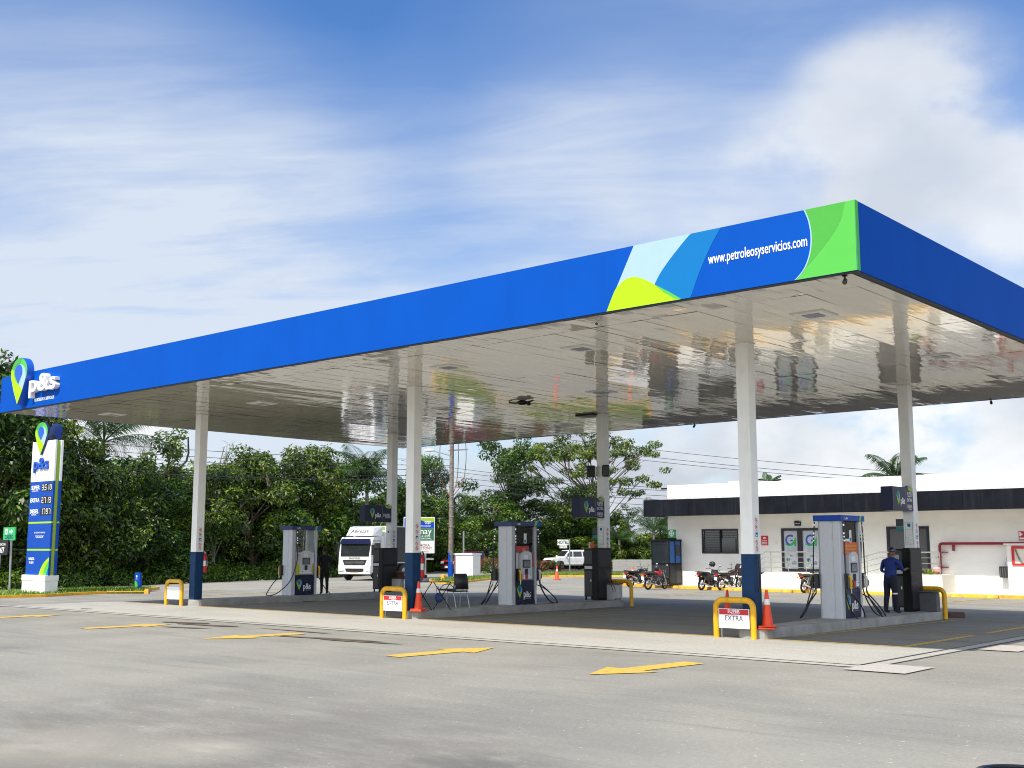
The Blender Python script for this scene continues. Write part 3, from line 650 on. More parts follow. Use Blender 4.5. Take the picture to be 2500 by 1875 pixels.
    if kind:                                                     # frame bars behind the glass
        mb = MB()
        for y in (-.1, .15): mb.box(-.03, .03, y-.012, y+.012, 1.42, 2.18, 'steel')
        for z in (1.62, 1.85, 2.02): mb.box(-.02, .02, -hy+.16, hy-.1, z, z+.03, 'steel')
        b(mb, 'inner_frame')
    # nozzles and hoses
    def nozzle(x, y, z, sx, c):
        mb = MB(); mb.box(-.045, .045, -.05, .05, -.17, .17, 'black_plastic'); boot = mb.build('nozzle_boot', t, bev=.01); boot.location = (x, y, z)
        mb = MB(); mb.tube(spline([(sx*.06, 0, .12), (sx*.1, 0, .06), (sx*.105, 0, -.06), (sx*.1, 0, -.16)], 5), .033, c, 8, rr=None); mb.tube([(sx*.1, 0, -.16), (sx*.1, 0, -.27)], .018, 'steel', 8)
        mb.tube(spline([(sx*.1, .0, .03), (sx*.15, 0, .0), (sx*.15, 0, -.1), (sx*.11, 0, -.13)], 4), .012, 'black_plastic', 6); o_ = mb.build('nozzle', t); o_.location = (x, y, z)
        return Vector((x+sx*.1, y, z-.27))
    def hose(pts, r=.016):
        mb = MB(); P = spline(pts, 9); mb.tube(P, r, 'hose_black', 7)
        a = Vector(pts[0]); q = Vector(pts[1]); d = (q-a).normalized()
        for k in ((.06, .1), (.25, .29), (.33, .36), (.42, .45)): mb.cyl(a+d*k[0], a+d*k[1], r*1.5, r*1.5, 'chrome', 8)
        mb.build('hose', t)
    if kind == 0:
        e = nozzle(.22, hy+.05, .83, 1, 'yellow_plastic'); e2 = nozzle(-.22, -hy-.05, .83, -1, 'yellow_plastic')
        hose([(hx+.03, -.36, 2.17), (hx+.05, -.36, 1.6), (hx+.06, -.38, 1.1), (hx+.05, -.62, .5), (hx+.0, -1.0, .16), (hx-.1, -1.25, .03), (-.05, -1.3, .03), (-.15, -1.15, .18), (-.3, -.8, .45), e2])
        hose([(hx+.1, -1.15, .02), (hx+.32, -1.0, -.17), (hx+.5, -.4, -.19), (hx+.5, .5, -.19), (hx+.35, .95, -.1), (.3, .85, .25), e])
    else:
        e = nozzle(.28, -.3, .83, 1, 'yellow_plastic'); e2 = nozzle(.24, hy+.05, .83, 1, 'light_plastic'); e3 = nozzle(.1, hy+.07, .8, 1, 'black_plastic'); e4 = nozzle(-.3, -hy-.05, .83, -1, 'black_plastic'); e5 = nozzle(-.4, -.25, .82, -1, 'black_plastic')
        hose([(hx+.05, -.44, 2.17), (hx+.06, -.45, 1.7), (hx+.06, -.46, 1.0), (hx+.07, -.46, .5), (hx+.14, -.3, .1), (hx+.2, .05, -.06), (hx+.16, .25, .05), (hx+.13, .1, .3), e])
        hose([(hx+.05, hy-.02, 2.17), (hx+.06, hy, 1.7), (hx+.05, hy+.05, 1.0), (hx+.1, hy+.05, .5), (hx+.28, hy+.2, .1), (hx+.32, hy+.5, -.06), (hx+.2, hy+.62, .1), (.4, hy+.35, .35), e2])
        hose([(hx-.08, hy+.08, 2.17), (hx-.05, hy+.12, 1.7), (hx-.1, hy+.16, 1.0), (hx-.05, hy+.2, .5), (hx+.05, hy+.45, .1), (hx+.1, hy+.75, .0), (hx+.0, hy+.8, .15), (.25, hy+.4, .4), e3])
        hose([(-hx-.05, -hy-.02, 2.17), (-hx-.08, -hy-.05, 1.6), (-hx-.12, -hy-.06, .9), (-hx-.2, -hy-.1, .5), (-hx-.3, -hy-.2, .1), (-hx-.34, -hy-.3, .02), (-hx-.2, -hy-.25, .2), e4])
        hose([(-hx-.05, -.2, 2.17), (-hx-.12, -.2, 1.6), (-hx-.16, -.22, .9), (-hx-.3, -.3, .5), (-hx-.45, -.45, .1), (-hx-.5, -.5, .02), (-hx-.35, -.4, .3), e5])
    return t
dispenser(CX[0]-.34, 8.72, 'pump with lemon yellow side panels and a single long hose lying over the island edge', 0)
dispenser(CX[1]-.17, 8.72, 'middle pump with a dark red strip across its glass', 1)
dispenser(CX[2]-.18, 8.85, 'nearest grey pump with orange notice behind glass, next to the attendant in blue', 2)

# ---------------------------------------------------------------- fuel blade signs
def blade(i, lines, label):
    xc = CX[i]; t = thing('fuel_sign', label, 'sign', (xc, Y2, 0), 0, 'blade signs on the rear columns')
    mb = MB(); zc0 = 2.69; z1 = 3.28; mb.box(CS-.3, CS+.004, -1.27, -.003, zc0, z1, 'sign_navy'); bd = mb.build('sign_box', t, bev=.01)
    mb = MB(); mb.M = FR((CS+.005, 0, zc0), (0, 1, 0), (0, 0, 1)); pin(mb, -.93, .13, .36, 0, .003); mb.text('p&s', -.66, .17, .23, 'letter_white', 0, .003, .02, .8); mb.rect(-.46, -.452, .06, .54, 0, .002, 'grey_plastic')
    mb.prism([(-.33, .588), (-.27, .52), (-.18, .49), (-.08, .49), (-.004, .53), (-.004, .588)], 0, .002, 'sign_lime')
    if len(lines) == 1: mb.text('DIESEL', -.23, .2, .14, 'letter_white', 0, .003, .0, .85); mb.text('PREMIUM', -.18, .14, .06, 'letter_white', 0, .003, .0)
    else:
        for k, (s, q) in enumerate((('SUPER', 'PREMIUM 95'), ('EXTRA', None), ('DIESEL', 'PREMIUM'))):
            mb.text(s, -.23, .39-.16*k, .125, 'letter_white', 0, .003, .0, .85)
            if q: mb.text(q, -.22, .345-.16*k, .045, 'letter_white', 0, .003, .0)
    mb.build('sign_print', bd)
    mb = MB(); mb.tube(spline([(-.02, -.1, z1), (.0, -.02, z1+.05), (.06, -.15, z1+.02)], 4), .015, 'charcoal', 6); mb.build('cable_loop', t)
blade(0, ['DIESEL'], 'navy box sign reading only DIESEL beside the p&s mark')
blade(1, ['x']*3, 'navy three-fuel box sign on the column with the two loudspeakers')
blade(2, ['x']*3, 'navy three-fuel box sign above the attendant, seen against the dark building fascia')

# ---------------------------------------------------------------- yellow guard hoops
def hoop_path(hw, h, r): return [(-hw, 0, 0), (-hw, 0, h-r)]+[(-hw+r-r*math.cos(R(a)), 0, h-r+r*math.sin(R(a))) for a in range(15, 90, 15)]+[(-hw+r, 0, h), (hw-r, 0, h)]+[(hw-r+r*math.sin(R(a)), 0, h-r+r*math.cos(R(a))) for a in range(15, 90, 15)]+[(hw, 0, h-r), (hw, 0, 0)]
def guard(x, y, lab, lines, fr=True):
    t = thing('guard_hoop', lab, 'barrier', (x, y, drop(x, y)), 0, 'yellow guard hoops at the island ends')
    mb = MB(); mb.tube(hoop_path(.42, .75, .16), .06, 'safety_yellow', 14); mb.build('bent_pipe', t)
    if fr:
        mb = MB(); mb.box(-.345, .345, -.03, -.012, .2, .58, 'letter_white'); mb.box(-.3, -.28, -.012, .004, .02, .5, 'steel'); sb = mb.build('sign_board', t)
        mb = MB(); mb.M = FR((0, -.031, 0), (1, 0, 0), (0, 0, 1))
        if len(lines) == 3:
            mb.rect(-.33, .33, .465, .57, 0, .001, 'red_paint'); mb.text('SUPER', 0, .502, .09, 'letter_white', .001, .002, .02, 1.1); mb.text('Premium 95', .03, .475, .035, 'letter_white', .001, .002, .01)
            mb.text('EXTRA', 0, .35, .14, 'slate_ink', 0, .001, .015, .95); mb.text('DIESEL', 0, .25, .11, 'faded_ink', 0, .001, 0, .95); mb.text('PREMIUM', .08, .215, .04, 'faded_ink', 0, .001, 0)
        else: mb.text('DIESEL', 0, .37, .13, 'faded_ink', 0, .001, 0, .9); mb.text('PREMIUM', .09, .31, .06, 'faded_ink', 0, .001, 0)
        mb.build('sign_print', sb)
mat('faded_ink', (.5, .5, .22), .6)
guard(-24.55, 4.18, 'yellow pipe hoop with a faded DIESEL board and no red band', ['D'])
guard(-14.5, 4.1, 'yellow pipe hoop with red-banded EXTRA board beside the folding table', [1, 2, 3])
guard(-4.73, 4.2, 'largest yellow pipe hoop with red-banded EXTRA board, two cones showing behind it', [1, 2, 3])
guard(CX[1]+.72-.42+.02, 13.0, 'plain yellow pipe hoop beside leaning broom sticks and grey bin', [], False)
guard(CX[2]+.62-.42, 12.98, 'plain yellow pipe hoop behind the tall black cabinet the attendant faces', [], False)

# ---------------------------------------------------------------- traffic cones
def cone(loc, lab, h=.9, stripe=True):
    t = thing('traffic_cone', lab, 'traffic cone', loc, .3, 'orange traffic cones'); s = h/.9
    mb = MB(); mb.box(-.2*s, .2*s, -.2*s, .2*s, 0, .035*s, 'cone_orange'); mb.box(-.19*s, .19*s, -.19*s, .19*s, .045*s, .075*s, 'cone_orange'); mb.build('base', t, bev=.012)
    mb = MB(); mb.lathe([(0, .0), (.15*s, .06*s), (.13*s, .1*s), (.032*s, h-.01), (.026*s, h), (0, h)], 'cone_orange', 24); c = mb.build('body', t)
    if stripe: mb = MB(); z0, z1 = .62*h, .76*h; r = lambda z: .13*s+(.032*s-.13*s)*(z-.1*s)/(h-.01-.1*s)+.004; mb.lathe([(r(z0), z0), (r(z1), z1)], 'reflective_white', 24); mb.build('reflective_band', c)
    return t
cone((-13.9, 4.4, .2), 'orange cone with white band on the island end by the folding table', .74)
cone((-4.17, 4.5, .2), 'orange cone with wide white band standing close right of the nearest blue column base', .76)
cone(G(1777, 1513), 'orange cone mostly hidden behind the nearest yellow hoop, its tip left of the column', .74, False)
cone(G(1818, 1530), 'orange cone behind the nearest hoop, only a red patch showing under the top bar', .55, False)
P = G(1360, 1416); cone(P, 'small distant orange cone on open asphalt left of the white hotel sign post', .9)
P = G(1545, 1418); cone(P, 'orange cone half hidden behind the first black motorcycle')

# ---------------------------------------------------------------- cabinets at the rear columns
def cabinet(i, lab):
    xc = CX[i]; t = thing('black_cabinet', lab, 'cabinet', (xc, 0, .2), 0, 'black cabinets round the rear columns')
    y0, y1 = 12.08, 12.45; mb = MB(); z = 1.55
    mb.box(-.36, -.025, y0, y1, .1, z, 'black_metal'); mb.box(-.34, -.05, y0-.008, y0-.001, .93, 1.02, 'cladding'); mb.box(-.34, -.05, y0-.006, y0-.001, 1.08, z-.05, 'black_plastic'); mb.box(-.34, -.05, y0-.006, y0-.001, .13, .88, 'black_plastic')
    for a in (-.35, -.08): 
        for b_ in (y0+.03, y1-.05): mb.box(a, a+.04, b_, b_+.04, 0, .1, 'black_metal')
    mb.build('display_locker', t, bev=.006)
    mb = MB(); mb.box(-.02, .16, y0-.02, 12.79, .0, z+.02, 'black_metal'); mb.box(.162, .166, y0+.02, 12.75, 1.0, z-.04, 'charcoal'); mb.box(.162, .166, y0+.02, 12.75, .06, .9, 'charcoal'); mb.build('side_locker', t, bev=.006)
    mb = MB(); mb.box(-.1, -.07, y0-.03, y0-.008, .55, .62, 'steel'); mb.build('lock', t)
    return t
cabinet(0, 'black locker below the DIESEL-only sign with the truck cab right behind it')
cabinet(1, 'black locker with bottle and red box on top, under the loudspeakers')
t = cabinet(2, 'black locker that the attendant in blue is reaching into')
mb = MB(); mb.box(-.3, -.12, 12.06, 12.07, 1.15, 1.4, 'grey_plastic'); mb.build('paper_notice', t)
mb = MB(); mb.lathe([(0, 0), (.05, 0), (.05, .12), (.02, .15), (.02, .18), (0, .18)], 'light_plastic', 12); o = mb.build('plastic_bottle'); o.location = (CX[1]-.25, 12.25, 1.76); tag(o, 'white plastic bottle on top of the middle black locker', 'bottle')
mb = MB(); mb.box(-.06, .06, -.05, .05, 0, .13, 'box_orange'); mb.box(-.04, .02, -.03, .03, .13, .19, 'box_orange'); o = mb.build('small_box', bev=.008); o.location = (CX[1]-.12, 12.2, 1.76); tag(o, 'small orange-red box on top of the middle black locker', 'box')
def bin_(i, lab, m_, m2):
    t = thing('storage_bin', lab, 'bin', (CX[i]+.18, 12.74, .2), 0); mb = MB(); mb.box(-.05, .42, -.22, .0, 0, .46, m_); mb.build('bin_body', t, bev=.02); mb = MB(); mb.box(-.07, .44, -.24, .02, .465, .5, m2); mb.build('bin_lid', t, bev=.01)
bin_(0, 'pale grey tub under the small wooden shelf by the DIESEL column', 'crate_white', 'wood_brown')
bin_(1, 'two-tone grey bin behind the middle locker with broom sticks leaning on it', 'crate_white', 'crate_grey')
bin_(2, 'dark grey bin between the attendant locker and the rear hoop', 'crate_grey', 'crate_grey')
for k, (dx, la) in enumerate(((0, 'thin broom leaning from middle column, straw head on the floor'), (.09, 'mop stick leaning beside the straw broom at the middle column'))):
    mb = MB(); a = Vector((CX[1]+CS+.05+dx, 12.45, 1.1)); b_ = Vector((CX[1]+.48+dx, 12.55, .26)); mb.tube([a, b_], .012, 'wood_brown', 6); mb.cyl(b_, b_+Vector((.03, 0, -.06+.02)), .03, .08, 'yellow_straw' if not k else 'grey_plastic', 8)
    o = mb.build('broom' if not k else 'mop'); tag(o, la, 'broom' if not k else 'mop')
mb = MB(); mb.box(-.2, .2, -.1, .1, 0, .15, 'brick'); o = mb.build('brick_block', bev=.02); o.location = (-3.98, 14.1, drop(-3.98, 14.1)); o.rotation_euler = (0, 0, .5); tag(o, 'dark brown block lying on the lane floor behind the nearest island', 'block')
# loudspeakers on middle rear column
for s, (x, la) in enumerate(((-CS-.12, 'black loudspeaker on the left side of the middle rear column'), (CS+.1, 'black loudspeaker on the right side of the middle rear column'))):
    t = thing('loudspeaker', la, 'loudspeaker', (CX[1]+x, Y2-.12+.1*s, 3.95), (.5 if not s else -.9), 'loudspeakers on the column')
    mb = MB(); mb.box(-.13, .13, -.12, .1, 0, .36, 'black_plastic'); mb.build('speaker_case', t, bev=.03); mb = MB(); mb.box(-.1, .1, -.13, -.121, .03, .33, 'charcoal'); mb.build('grille', t); mb = MB(); mb.cyl((0, .1, .18), (.05 if not s else -.05, .2, .18), .02, .02, 'steel', 8); mb.build('bracket', t)
# little tablet-like readers on rear columns
for i, la in ((1, 'small dark and teal card reader hanging left of the middle rear column'), (2, 'small dark and teal plate hanging left of the rear column by the attendant')):
    t = thing('wall_plate', la, 'plate', (CX[i]-CS-.1, Y2+.02, 2.05 if i == 1 else 2.2)); mb = MB(); mb.box(-.1, .1, -.02, .02, .12, .3, 'black_plastic'); mb.build('upper_plate', t, bev=.01); mb = MB(); mb.box(-.1, .1, -.02, .02, 0, .115, 'teal'); mb.build('lower_plate', t, bev=.01)
# extinguishers
for i, la in ((0, 'red fire extinguisher hung behind the leftmost front column'), (1, 'red fire extinguisher hung behind the front column by the folding table')):
    t = thing('fire_extinguisher', la, 'fire extinguisher', (CX[i]+CS-.06, Y1+.37, 1.02), 0, 'fire extinguishers on the columns')
    mb = MB(); mb.lathe([(0, 0), (.075, .0), (.085, .03), (.085, .48), (.05, .56), (.02, .6), (0, .6)], 'red_paint', 16); mb.build('cylinder', t); mb = MB(); mb.lathe([(.087, .2), (.087, .36)], 'reflective_white', 16); mb.build('label_band', t)
    mb = MB(); mb.tube(spline([(0, 0, .6), (.05, 0, .66), (.11, 0, .5), (.1, 0, .2)], 5), .012, 'black_plastic', 6); mb.cyl((0, 0, .58), (0, 0, .66), .03, .03, 'steel', 8); mb.build('discharge_hose', t)
mb = MB(); mb.tube(spline([(CX[2]+CS+.02, Y1+.1, 1.62), (CX[2]+CS+.06, Y1+.1, 1.5), (CX[2]+CS+.07, Y1+.1, 1.2), (CX[2]+CS+.03, Y1+.12, .9)], 6), .013, 'hose_black', 6); o = mb.build('cable'); tag(o, 'black cable hanging down the side of the nearest blue column base', 'cable')
# cameras under the canopy
for (u, v, la, c) in ((2062, 672, 'dark security camera under the canopy corner nearest the viewer', 'black_plastic'), (1460, 775, 'white security camera under the front edge right of the lime artwork', 'light_plastic'), (165, 992, 'white security camera under the far left end of the front edge', 'light_plastic'), (1695, 1033, 'dark camera hanging from the rear edge left of the nearest front column', 'black_plastic'), (2419, 974, 'dark camera hanging from the rear edge right of the attendant column', 'black_plastic')):
    d = ray(u, v); P = CAM+d*((HZ-CAM.z)/d.z); t = thing('security_camera', la, 'security camera', (P.x, P.y, HZ), .6, 'cameras under the canopy'); t.scale = (.75, .75, .75)
    mb = MB(); mb.cyl((0, 0, 0), (0, 0, -.1), .025, .02, c, 8); mb.cyl((0, 0, -.002), (0, 0, -.02), .06, .06, c, 12); mb.build('mount', t)
    mb = MB(); mb.cyl((.02, .06, -.09), (-.03, -.14, -.18), .045, .05, c, 12); cb_ = mb.build('camera_body', t); mb = MB(); mb.cyl((-.03, -.14, -.18), (-.033, -.15, -.184), .036, .036, 'dark_glass', 12); mb.build('lens', cb_)
d = ray(1275, 978); P = CAM+d*((HZ-CAM.z)/d.z); mb = MB(); mb.ell((0, 0, -.06), (.16, .16, .07), 'black_plastic'); mb.tube(spline([(-.5, 0, -.02), (-.2, 0, -.06), (.15, .05, -.05), (.4, 0, -.03)], 5), .025, 'black_plastic', 6); mb.ell((.2, .05, -.1), (.07, .07, .05), 'black_plastic')
o = mb.build('broken_lamp'); o.location = (P.x, P.y, HZ); tag(o, 'black broken fitting with wires dangling from the canopy lining', 'lamp')
mb = MB(); mb.box(-.35, .35, -.3, .3, -.05, .003, 'charcoal'); o = mb.build('speaker_panel'); d = ray(1440, 1013); P = CAM+d*((HZ-CAM.z)/d.z); o.location = (P.x, P.y, HZ); tag(o, 'dark flat panel on the canopy lining left of the middle rear column top', 'panel')

# ---------------------------------------------------------------- folding table, chairs, bag
t = thing('folding_table', 'thin folding table with crossed dark legs beside the middle island', 'table', (-14.0, 5.5, .2), .95)
t.location = (-14.1, 5.1, .2); t.scale = (.88, .88, 1)
mb = MB(); mb.box(-.5, .5, -.25, .25, .7, .715, 'charcoal'); mb.build('table_top', t, bev=.004)
for s in (-1, 1):
    for x in (-.28, .28):
        mb = MB(); mb.tube([(x-.22*s, .22*s, 0), (x+.22*s, -.2*s, .7)], .013, 'black_metal', 8); mb.build('leg', t)
mb = MB(); mb.tube([(-.5, .0, .08), (.1, 0, .08)], .009, 'steel', 6); mb.build('stretcher', t)
mb = MB(); mb.ell((0, 0, .0), (.1, .07, .13), 'bag_blue'); mb.ell((.07, .02, -.02), (.07, .06, .09), 'bag_blue'); mb.tube(spline([(-.03, 0, .1), (-.06, 0, .2), (0, 0, .28), (.05, 0, .1)], 4), .008, 'bag_blue', 5); o = mb.build('cloth_bag'); o.location = (-14.05, 5.25, .5); tag(o, 'dark blue cloth bag hanging between the crossed table legs', 'bag')
def chair(loc, rz, lab):
    t = thing('chair', lab, 'chair', loc, rz, 'plastic chairs by the table')
    mb = MB(); V = []; 
    for i in range(7):
        z = .48+.42*i/6; y = .2+.05*math.sin(i/6*3)-.03*(i/6)
        for j in range(7): a = (j/6-.5); V.append((a*.44*(1-.15*(i/6)**2), y-.06*(1-(2*a)**2)*-1-.06, z))
    n0 = len(V); V += [(x, y+.015, z) for x, y, z in V]; F = []
    for i in range(6):
        for j in range(6): q = i*7+j; F += [(q, q+1, q+8, q+7), (n0+q+7, n0+q+8, n0+q+1, n0+q)]
    for j in range(6): F += [(42+j, 43+j, n0+43+j, n0+42+j), (n0+j, n0+j+1, j+1, j)]
    for i in range(6): F += [(i*7, i*7+7, n0+i*7+7, n0+i*7), (n0+i*7+6, n0+i*7+13, i*7+13, i*7+6)]
    mb.add(V, F, 'black_plastic', True); mb.build('backrest', t)
    mb = MB(); mb.box(-.22, .22, -.24, .2, .42, .45, 'black_plastic'); mb.build('seat', t, bev=.02)
    for x in (-.2, .2):
        mb = MB(); mb.tube(spline([(x, -.26, 0), (x, -.2, .42), (x, .05, .44), (x, .2, .5), (x, .22, .6)], 5), .011, 'steel', 6); mb.build('leg', t)
        mb = MB(); mb.tube(spline([(x, .3, 0), (x, .12, .42), (x, -.1, .43)], 5), .011, 'steel', 6); mb.build('leg', t)
    return t
chair((-14.3, 6.25, .2), -1.9, 'black plastic chair with curved backrest right of the folding table')
mb = MB(); mb.box(-.22, .22, -.16, .16, 0, .04, 'charcoal'); mb.tube(spline([(-.2, 0, .04), (-.08, 0, .15), (.08, 0, .15), (.2, 0, .04)], 4), .012, 'charcoal', 6); o = mb.build('carry_tray', bev=.01); o.location = (-14.5, 6.05, .655); o.rotation_euler = (0, 0, .8); tag(o, 'flat dark tray with a loop handle resting on the chair seat', 'tray')
mb = MB(); mb.box(-.16, .16, -.12, .12, 0, .1, 'grey_plastic'); mb.box(-.13, .1, -.1, .1, .1, .17, 'charcoal'); o = mb.build('card_terminal', bev=.01); o.location = (-14.25, 4.85, .916); tag(o, 'small grey machine on the left end of the folding table', 'machine')
t = thing('wooden_shelf', 'small brown shelf table beside the DIESEL-sign column, pale tub under it', 'shelf', (-23.35, 12.95, .0)); mb = MB(); mb.box(-.35, .35, -.25, .25, .86, .92, 'wood_brown'); mb.build('shelf_top', t)
for x in (-.31, .31):
    mb = MB(); mb.box(x-.03, x+.03, -.2, .2, 0, .86, 'wood_brown'); mb.build('leg', t)

# ---------------------------------------------------------------- people
def figure(name_label, loc, rz, J, E, zones, cap=None, hair=True, hands=()):
    me = bpy.data.meshes.new('person'); names = list(J); idx = {k: i for i, k in enumerate(names)}
    me.from_pydata([J[k][0] for k in names], [(idx[a], idx[b]) for a, b in E], []); ob = bpy.data.objects.new('person', me); COL.objects.link(ob)
    md = ob.modifiers.new('skin', 'SKIN'); md.use_smooth_shade = True
    for k in names: sv = me.skin_vertices[0].data[idx[k]]; r = J[k][1]; sv.radius = (r, r) if isinstance(r, float) else r; sv.use_root = (k == 'pelvis')
    s2 = ob.modifiers.new('sub', 'SUBSURF'); s2.levels = 2; s2.render_levels = 2
    dg = bpy.context.evaluated_depsgraph_get(); nm = bpy.data.meshes.new_from_object(ob.evaluated_get(dg))
    bpy.data.objects.remove(ob); o = bpy.data.objects.new('person', nm); COL.objects.link(o); nm.materials.clear()
    mn = []
    for z in zones.values():
        if z not in mn: mn.append(z)
    for m_ in mn: nm.materials.append(MATS[m_])
    segs = [(a, b, Vector(J[a][0]), Vector(J[b][0])) for a, b in E]
    for p in nm.polygons:
        best = None
        for a, b, pa, pb in segs:
            d = pb-pa; t_ = max(0, min(1, (p.center-pa).dot(d)/max(d.length_squared, 1e-9))); q = (p.center-pa-d*t_).length-(J[a][1] if isinstance(J[a][1], float) else max(J[a][1]))*.6
            if best is None or q < best[0]: best = (q, a, b)
        m_ = zones.get(best[2]) or zones.get(best[1]) or mn[0]; p.material_index = mn.index(m_); p.use_smooth = True
    o.location = loc; o.rotation_euler = (0, 0, rz); tag(o, name_label, 'person'); return o
LB = 1.
def limbs(hip, knee, ank, toe, sh, el, wr, side):
    s = side; J = {}
    J['hip'+s] = (hip, .095*LB); J['knee'+s] = (knee, .062*LB); J['calf'+s] = (tuple((Vector(knee)*.6+Vector(ank)*.4)+Vector((0, -.02, 0))), .058*LB); J['ankle'+s] = (ank, .048*LB); J['heel'+s] = (toe[0], .045); J['toe'+s] = (toe[1], .035)
    J['shoulder'+s] = (sh, .075); J['elbow'+s] = (el, .045); J['wrist'+s] = (wr[0], .028); J['palm'+s] = (wr[1], .034)
    E = [('hip'+s, 'knee'+s), ('knee'+s, 'calf'+s), ('calf'+s, 'ankle'+s), ('ankle'+s, 'heel'+s), ('heel'+s, 'toe'+s), ('shoulder'+s, 'elbow'+s), ('elbow'+s, 'wrist'+s), ('wrist'+s, 'palm'+s)]
    d = (Vector(wr[1])-Vector(wr[0])).normalized(); x = d.cross(Vector((0, 0, 1))); x = (x if x.length > .1 else Vector((1, 0, 0))).normalized()
    for k, (off, ln) in enumerate(((-.03, .075), (-.01, .085), (.01, .08), (.03, .065))):
        b = Vector(wr[1])+d*.02+x*off; m_ = b+d*ln*.55+Vector((0, 0, -.012)); e = b+d*ln+Vector((0, 0, -.035))
        J[f'f{k}a{s}'] = (tuple(b+d*.01), .011); J[f'f{k}b{s}'] = (tuple(m_), .009); J[f'f{k}c{s}'] = (tuple(e), .008); E += [('palm'+s, f'f{k}a{s}'), (f'f{k}a{s}', f'f{k}b{s}'), (f'f{k}b{s}', f'f{k}c{s}')]
    th = Vector(wr[0])*.4+Vector(wr[1])*.6; sg = -1 if s == 'R' else 1
    J['ta'+s] = (tuple(th-x*.035*sg), .012); J['tb'+s] = (tuple(th-x*.055*sg+d*.05), .009); E += [('palm'+s, 'ta'+s), ('ta'+s, 'tb'+s)]
    return J, E
def person(label, loc, rz, armR, armL, shirt, pants, lean=0, spread=.0, hgt=1., bulk=1.):
    J = {'pelvis': ((0, 0, .93), (.15*bulk, .11*bulk)), 'waist': ((0, lean*.15, 1.06), (.135*bulk, .1*bulk)), 'chest': ((0, lean*.35, 1.26), (.165*bulk, .115*bulk)), 'upper': ((0, lean*.5, 1.4), (.13, .09)), 'neck': ((0, lean*.62+.01, 1.49), .052), 'jaw': ((0, lean*.72+.03, 1.56), (.062, .075)), 'head': ((0, lean*.78+.02, 1.65), (.078, .098)), 'crown': ((0, lean*.8+.005, 1.72), (.055, .07)), 'nose': ((0, lean*.78+.125, 1.61), .014), 'earR': ((.083, lean*.76, 1.62), .014), 'earL': ((-.083, lean*.76, 1.62), .014)}
    E = [('pelvis', 'waist'), ('waist', 'chest'), ('chest', 'upper'), ('upper', 'neck'), ('neck', 'jaw'), ('jaw', 'head'), ('head', 'crown'), ('head', 'nose'), ('head', 'earR'), ('head', 'earL')]
    for s, x, arm in (('R', 1, armR), ('L', -1, armL)):
        fy = spread*x
        j, e = limbs((x*.095, 0, .86), (x*.11, fy*.5+.02, .48), (x*.12, fy, .1), ((x*.12, fy-.03, .045), (x*.13, fy+.16, .035)), (x*.19*bulk, lean*.48, 1.38), arm[0], (arm[1], arm[2]), s)
        J.update(j); E += e+[('pelvis', 'hip'+s), ('upper', 'shoulder'+s)]
    Z = {}
    for k in J:
        if k in ('pelvis',) or k.startswith(('hip', 'knee', 'calf', 'ankle')): Z[k] = pants
        elif k.startswith(('heel', 'toe')): Z[k] = 'shoe'
        elif k.startswith(('waist', 'chest', 'upper', 'shoulder', 'elbow')): Z[k] = shirt
        else: Z[k] = 'skin'
    o = figure(label, loc, rz, J, E, Z); o.scale = (hgt, hgt, hgt); return o
LB = 1.3
pc = person('person in royal blue shirt and dark trousers seen from behind, facing the black locker', (-4.55, 11.38, .2), -.25,
       ((.3, .16, 1.14), (.22, .4, 1.17), (.2, .48, 1.19)), ((-.31, .04, 1.12), (-.23, .27, 1.06), (-.19, .34, 1.07)), 'shirt_blue', 'trousers_navy', lean=.14, spread=.07, hgt=.9, bulk=1.25)
mb = MB(); mb.lathe([(.09, 1.645), (.105, 1.66), (.1, 1.71), (.075, 1.755), (0, 1.77)], 'helmet_black', 16, (0, .12, 0)); mb.prism([(-.07, .2), (.07, .2), (.05, .3), (-.05, .3)], 1.66, 1.672, 'helmet_black'); mb.build('cap', pc)
mb = MB()
for x in (.115, -.115): mb.lathe([(.075, .5), (.077, .505), (.077, .535), (.075, .54)], 'reflective_white', 14, (x, .0 + (.02 if x > 0 else -.0), 0))
mb.build('reflective_band', pc)
LB = 1.1
pa = person('person in black clothes standing beside the yellow-panelled pump', (-24.15, 9.85, .2), 1.1,
       ((.23, -.02, 1.12), (.2, .2, 1.0), (.18, .27, 1.0)), ((-.23, -.03, 1.12), (-.21, .12, .92), (-.2, .17, .86)), 'clothes_black', 'clothes_black', lean=.06, spread=.06, hgt=.9, bulk=1.12)
mb = MB(); mb.ell((0, .04, 1.68), (.088, .105, .085), 'hair'); mb.build('hair', pa)

# ---------------------------------------------------------------- shop building
WY, FY = 34.8, 32.7
def wp(u, v, Y=WY): d = ray(u, v); P = CAM+d*((Y-CAM.y)/d.y); return P.x, P.z
bl = thing('shop_building', 'long single-storey white building with wide dark fascia band behind the pumps', 'building', (0, 0, 0))
XL, XR = -26.42, 14.
w1 = (-24.36, -22.24, 1.46, 2.7); d1 = (wp(1907, 1290)[0], wp(2006, 1290)[0], .62, 2.69); d2 = (wp(2164, 1290)[0], wp(2268, 1290)[0], .62, 2.71)
mb = MB(); xs_ = [XL, w1[0], w1[1], d1[0], d1[1], d2[0], d2[1], XR]
for k in range(0, 8, 2): mb.box(xs_[k], xs_[k+1], WY, WY+.2, -.3, 4.2, 'wall_white')
for o_ in (w1, d1, d2): mb.box(o_[0], o_[1], WY, WY+.2, -.3, o_[2], 'wall_white'); mb.box(o_[0], o_[1], WY, WY+.2, o_[3], 4.2, 'wall_white')
mb.box(XL, XL+.2, WY+.2, 46, -.3, 4.2, 'wall_white'); mb.box(XL+.2, XR, 45.8, 46, -.3, 4.2, 'wall_white'); mb.build('wall', bl)
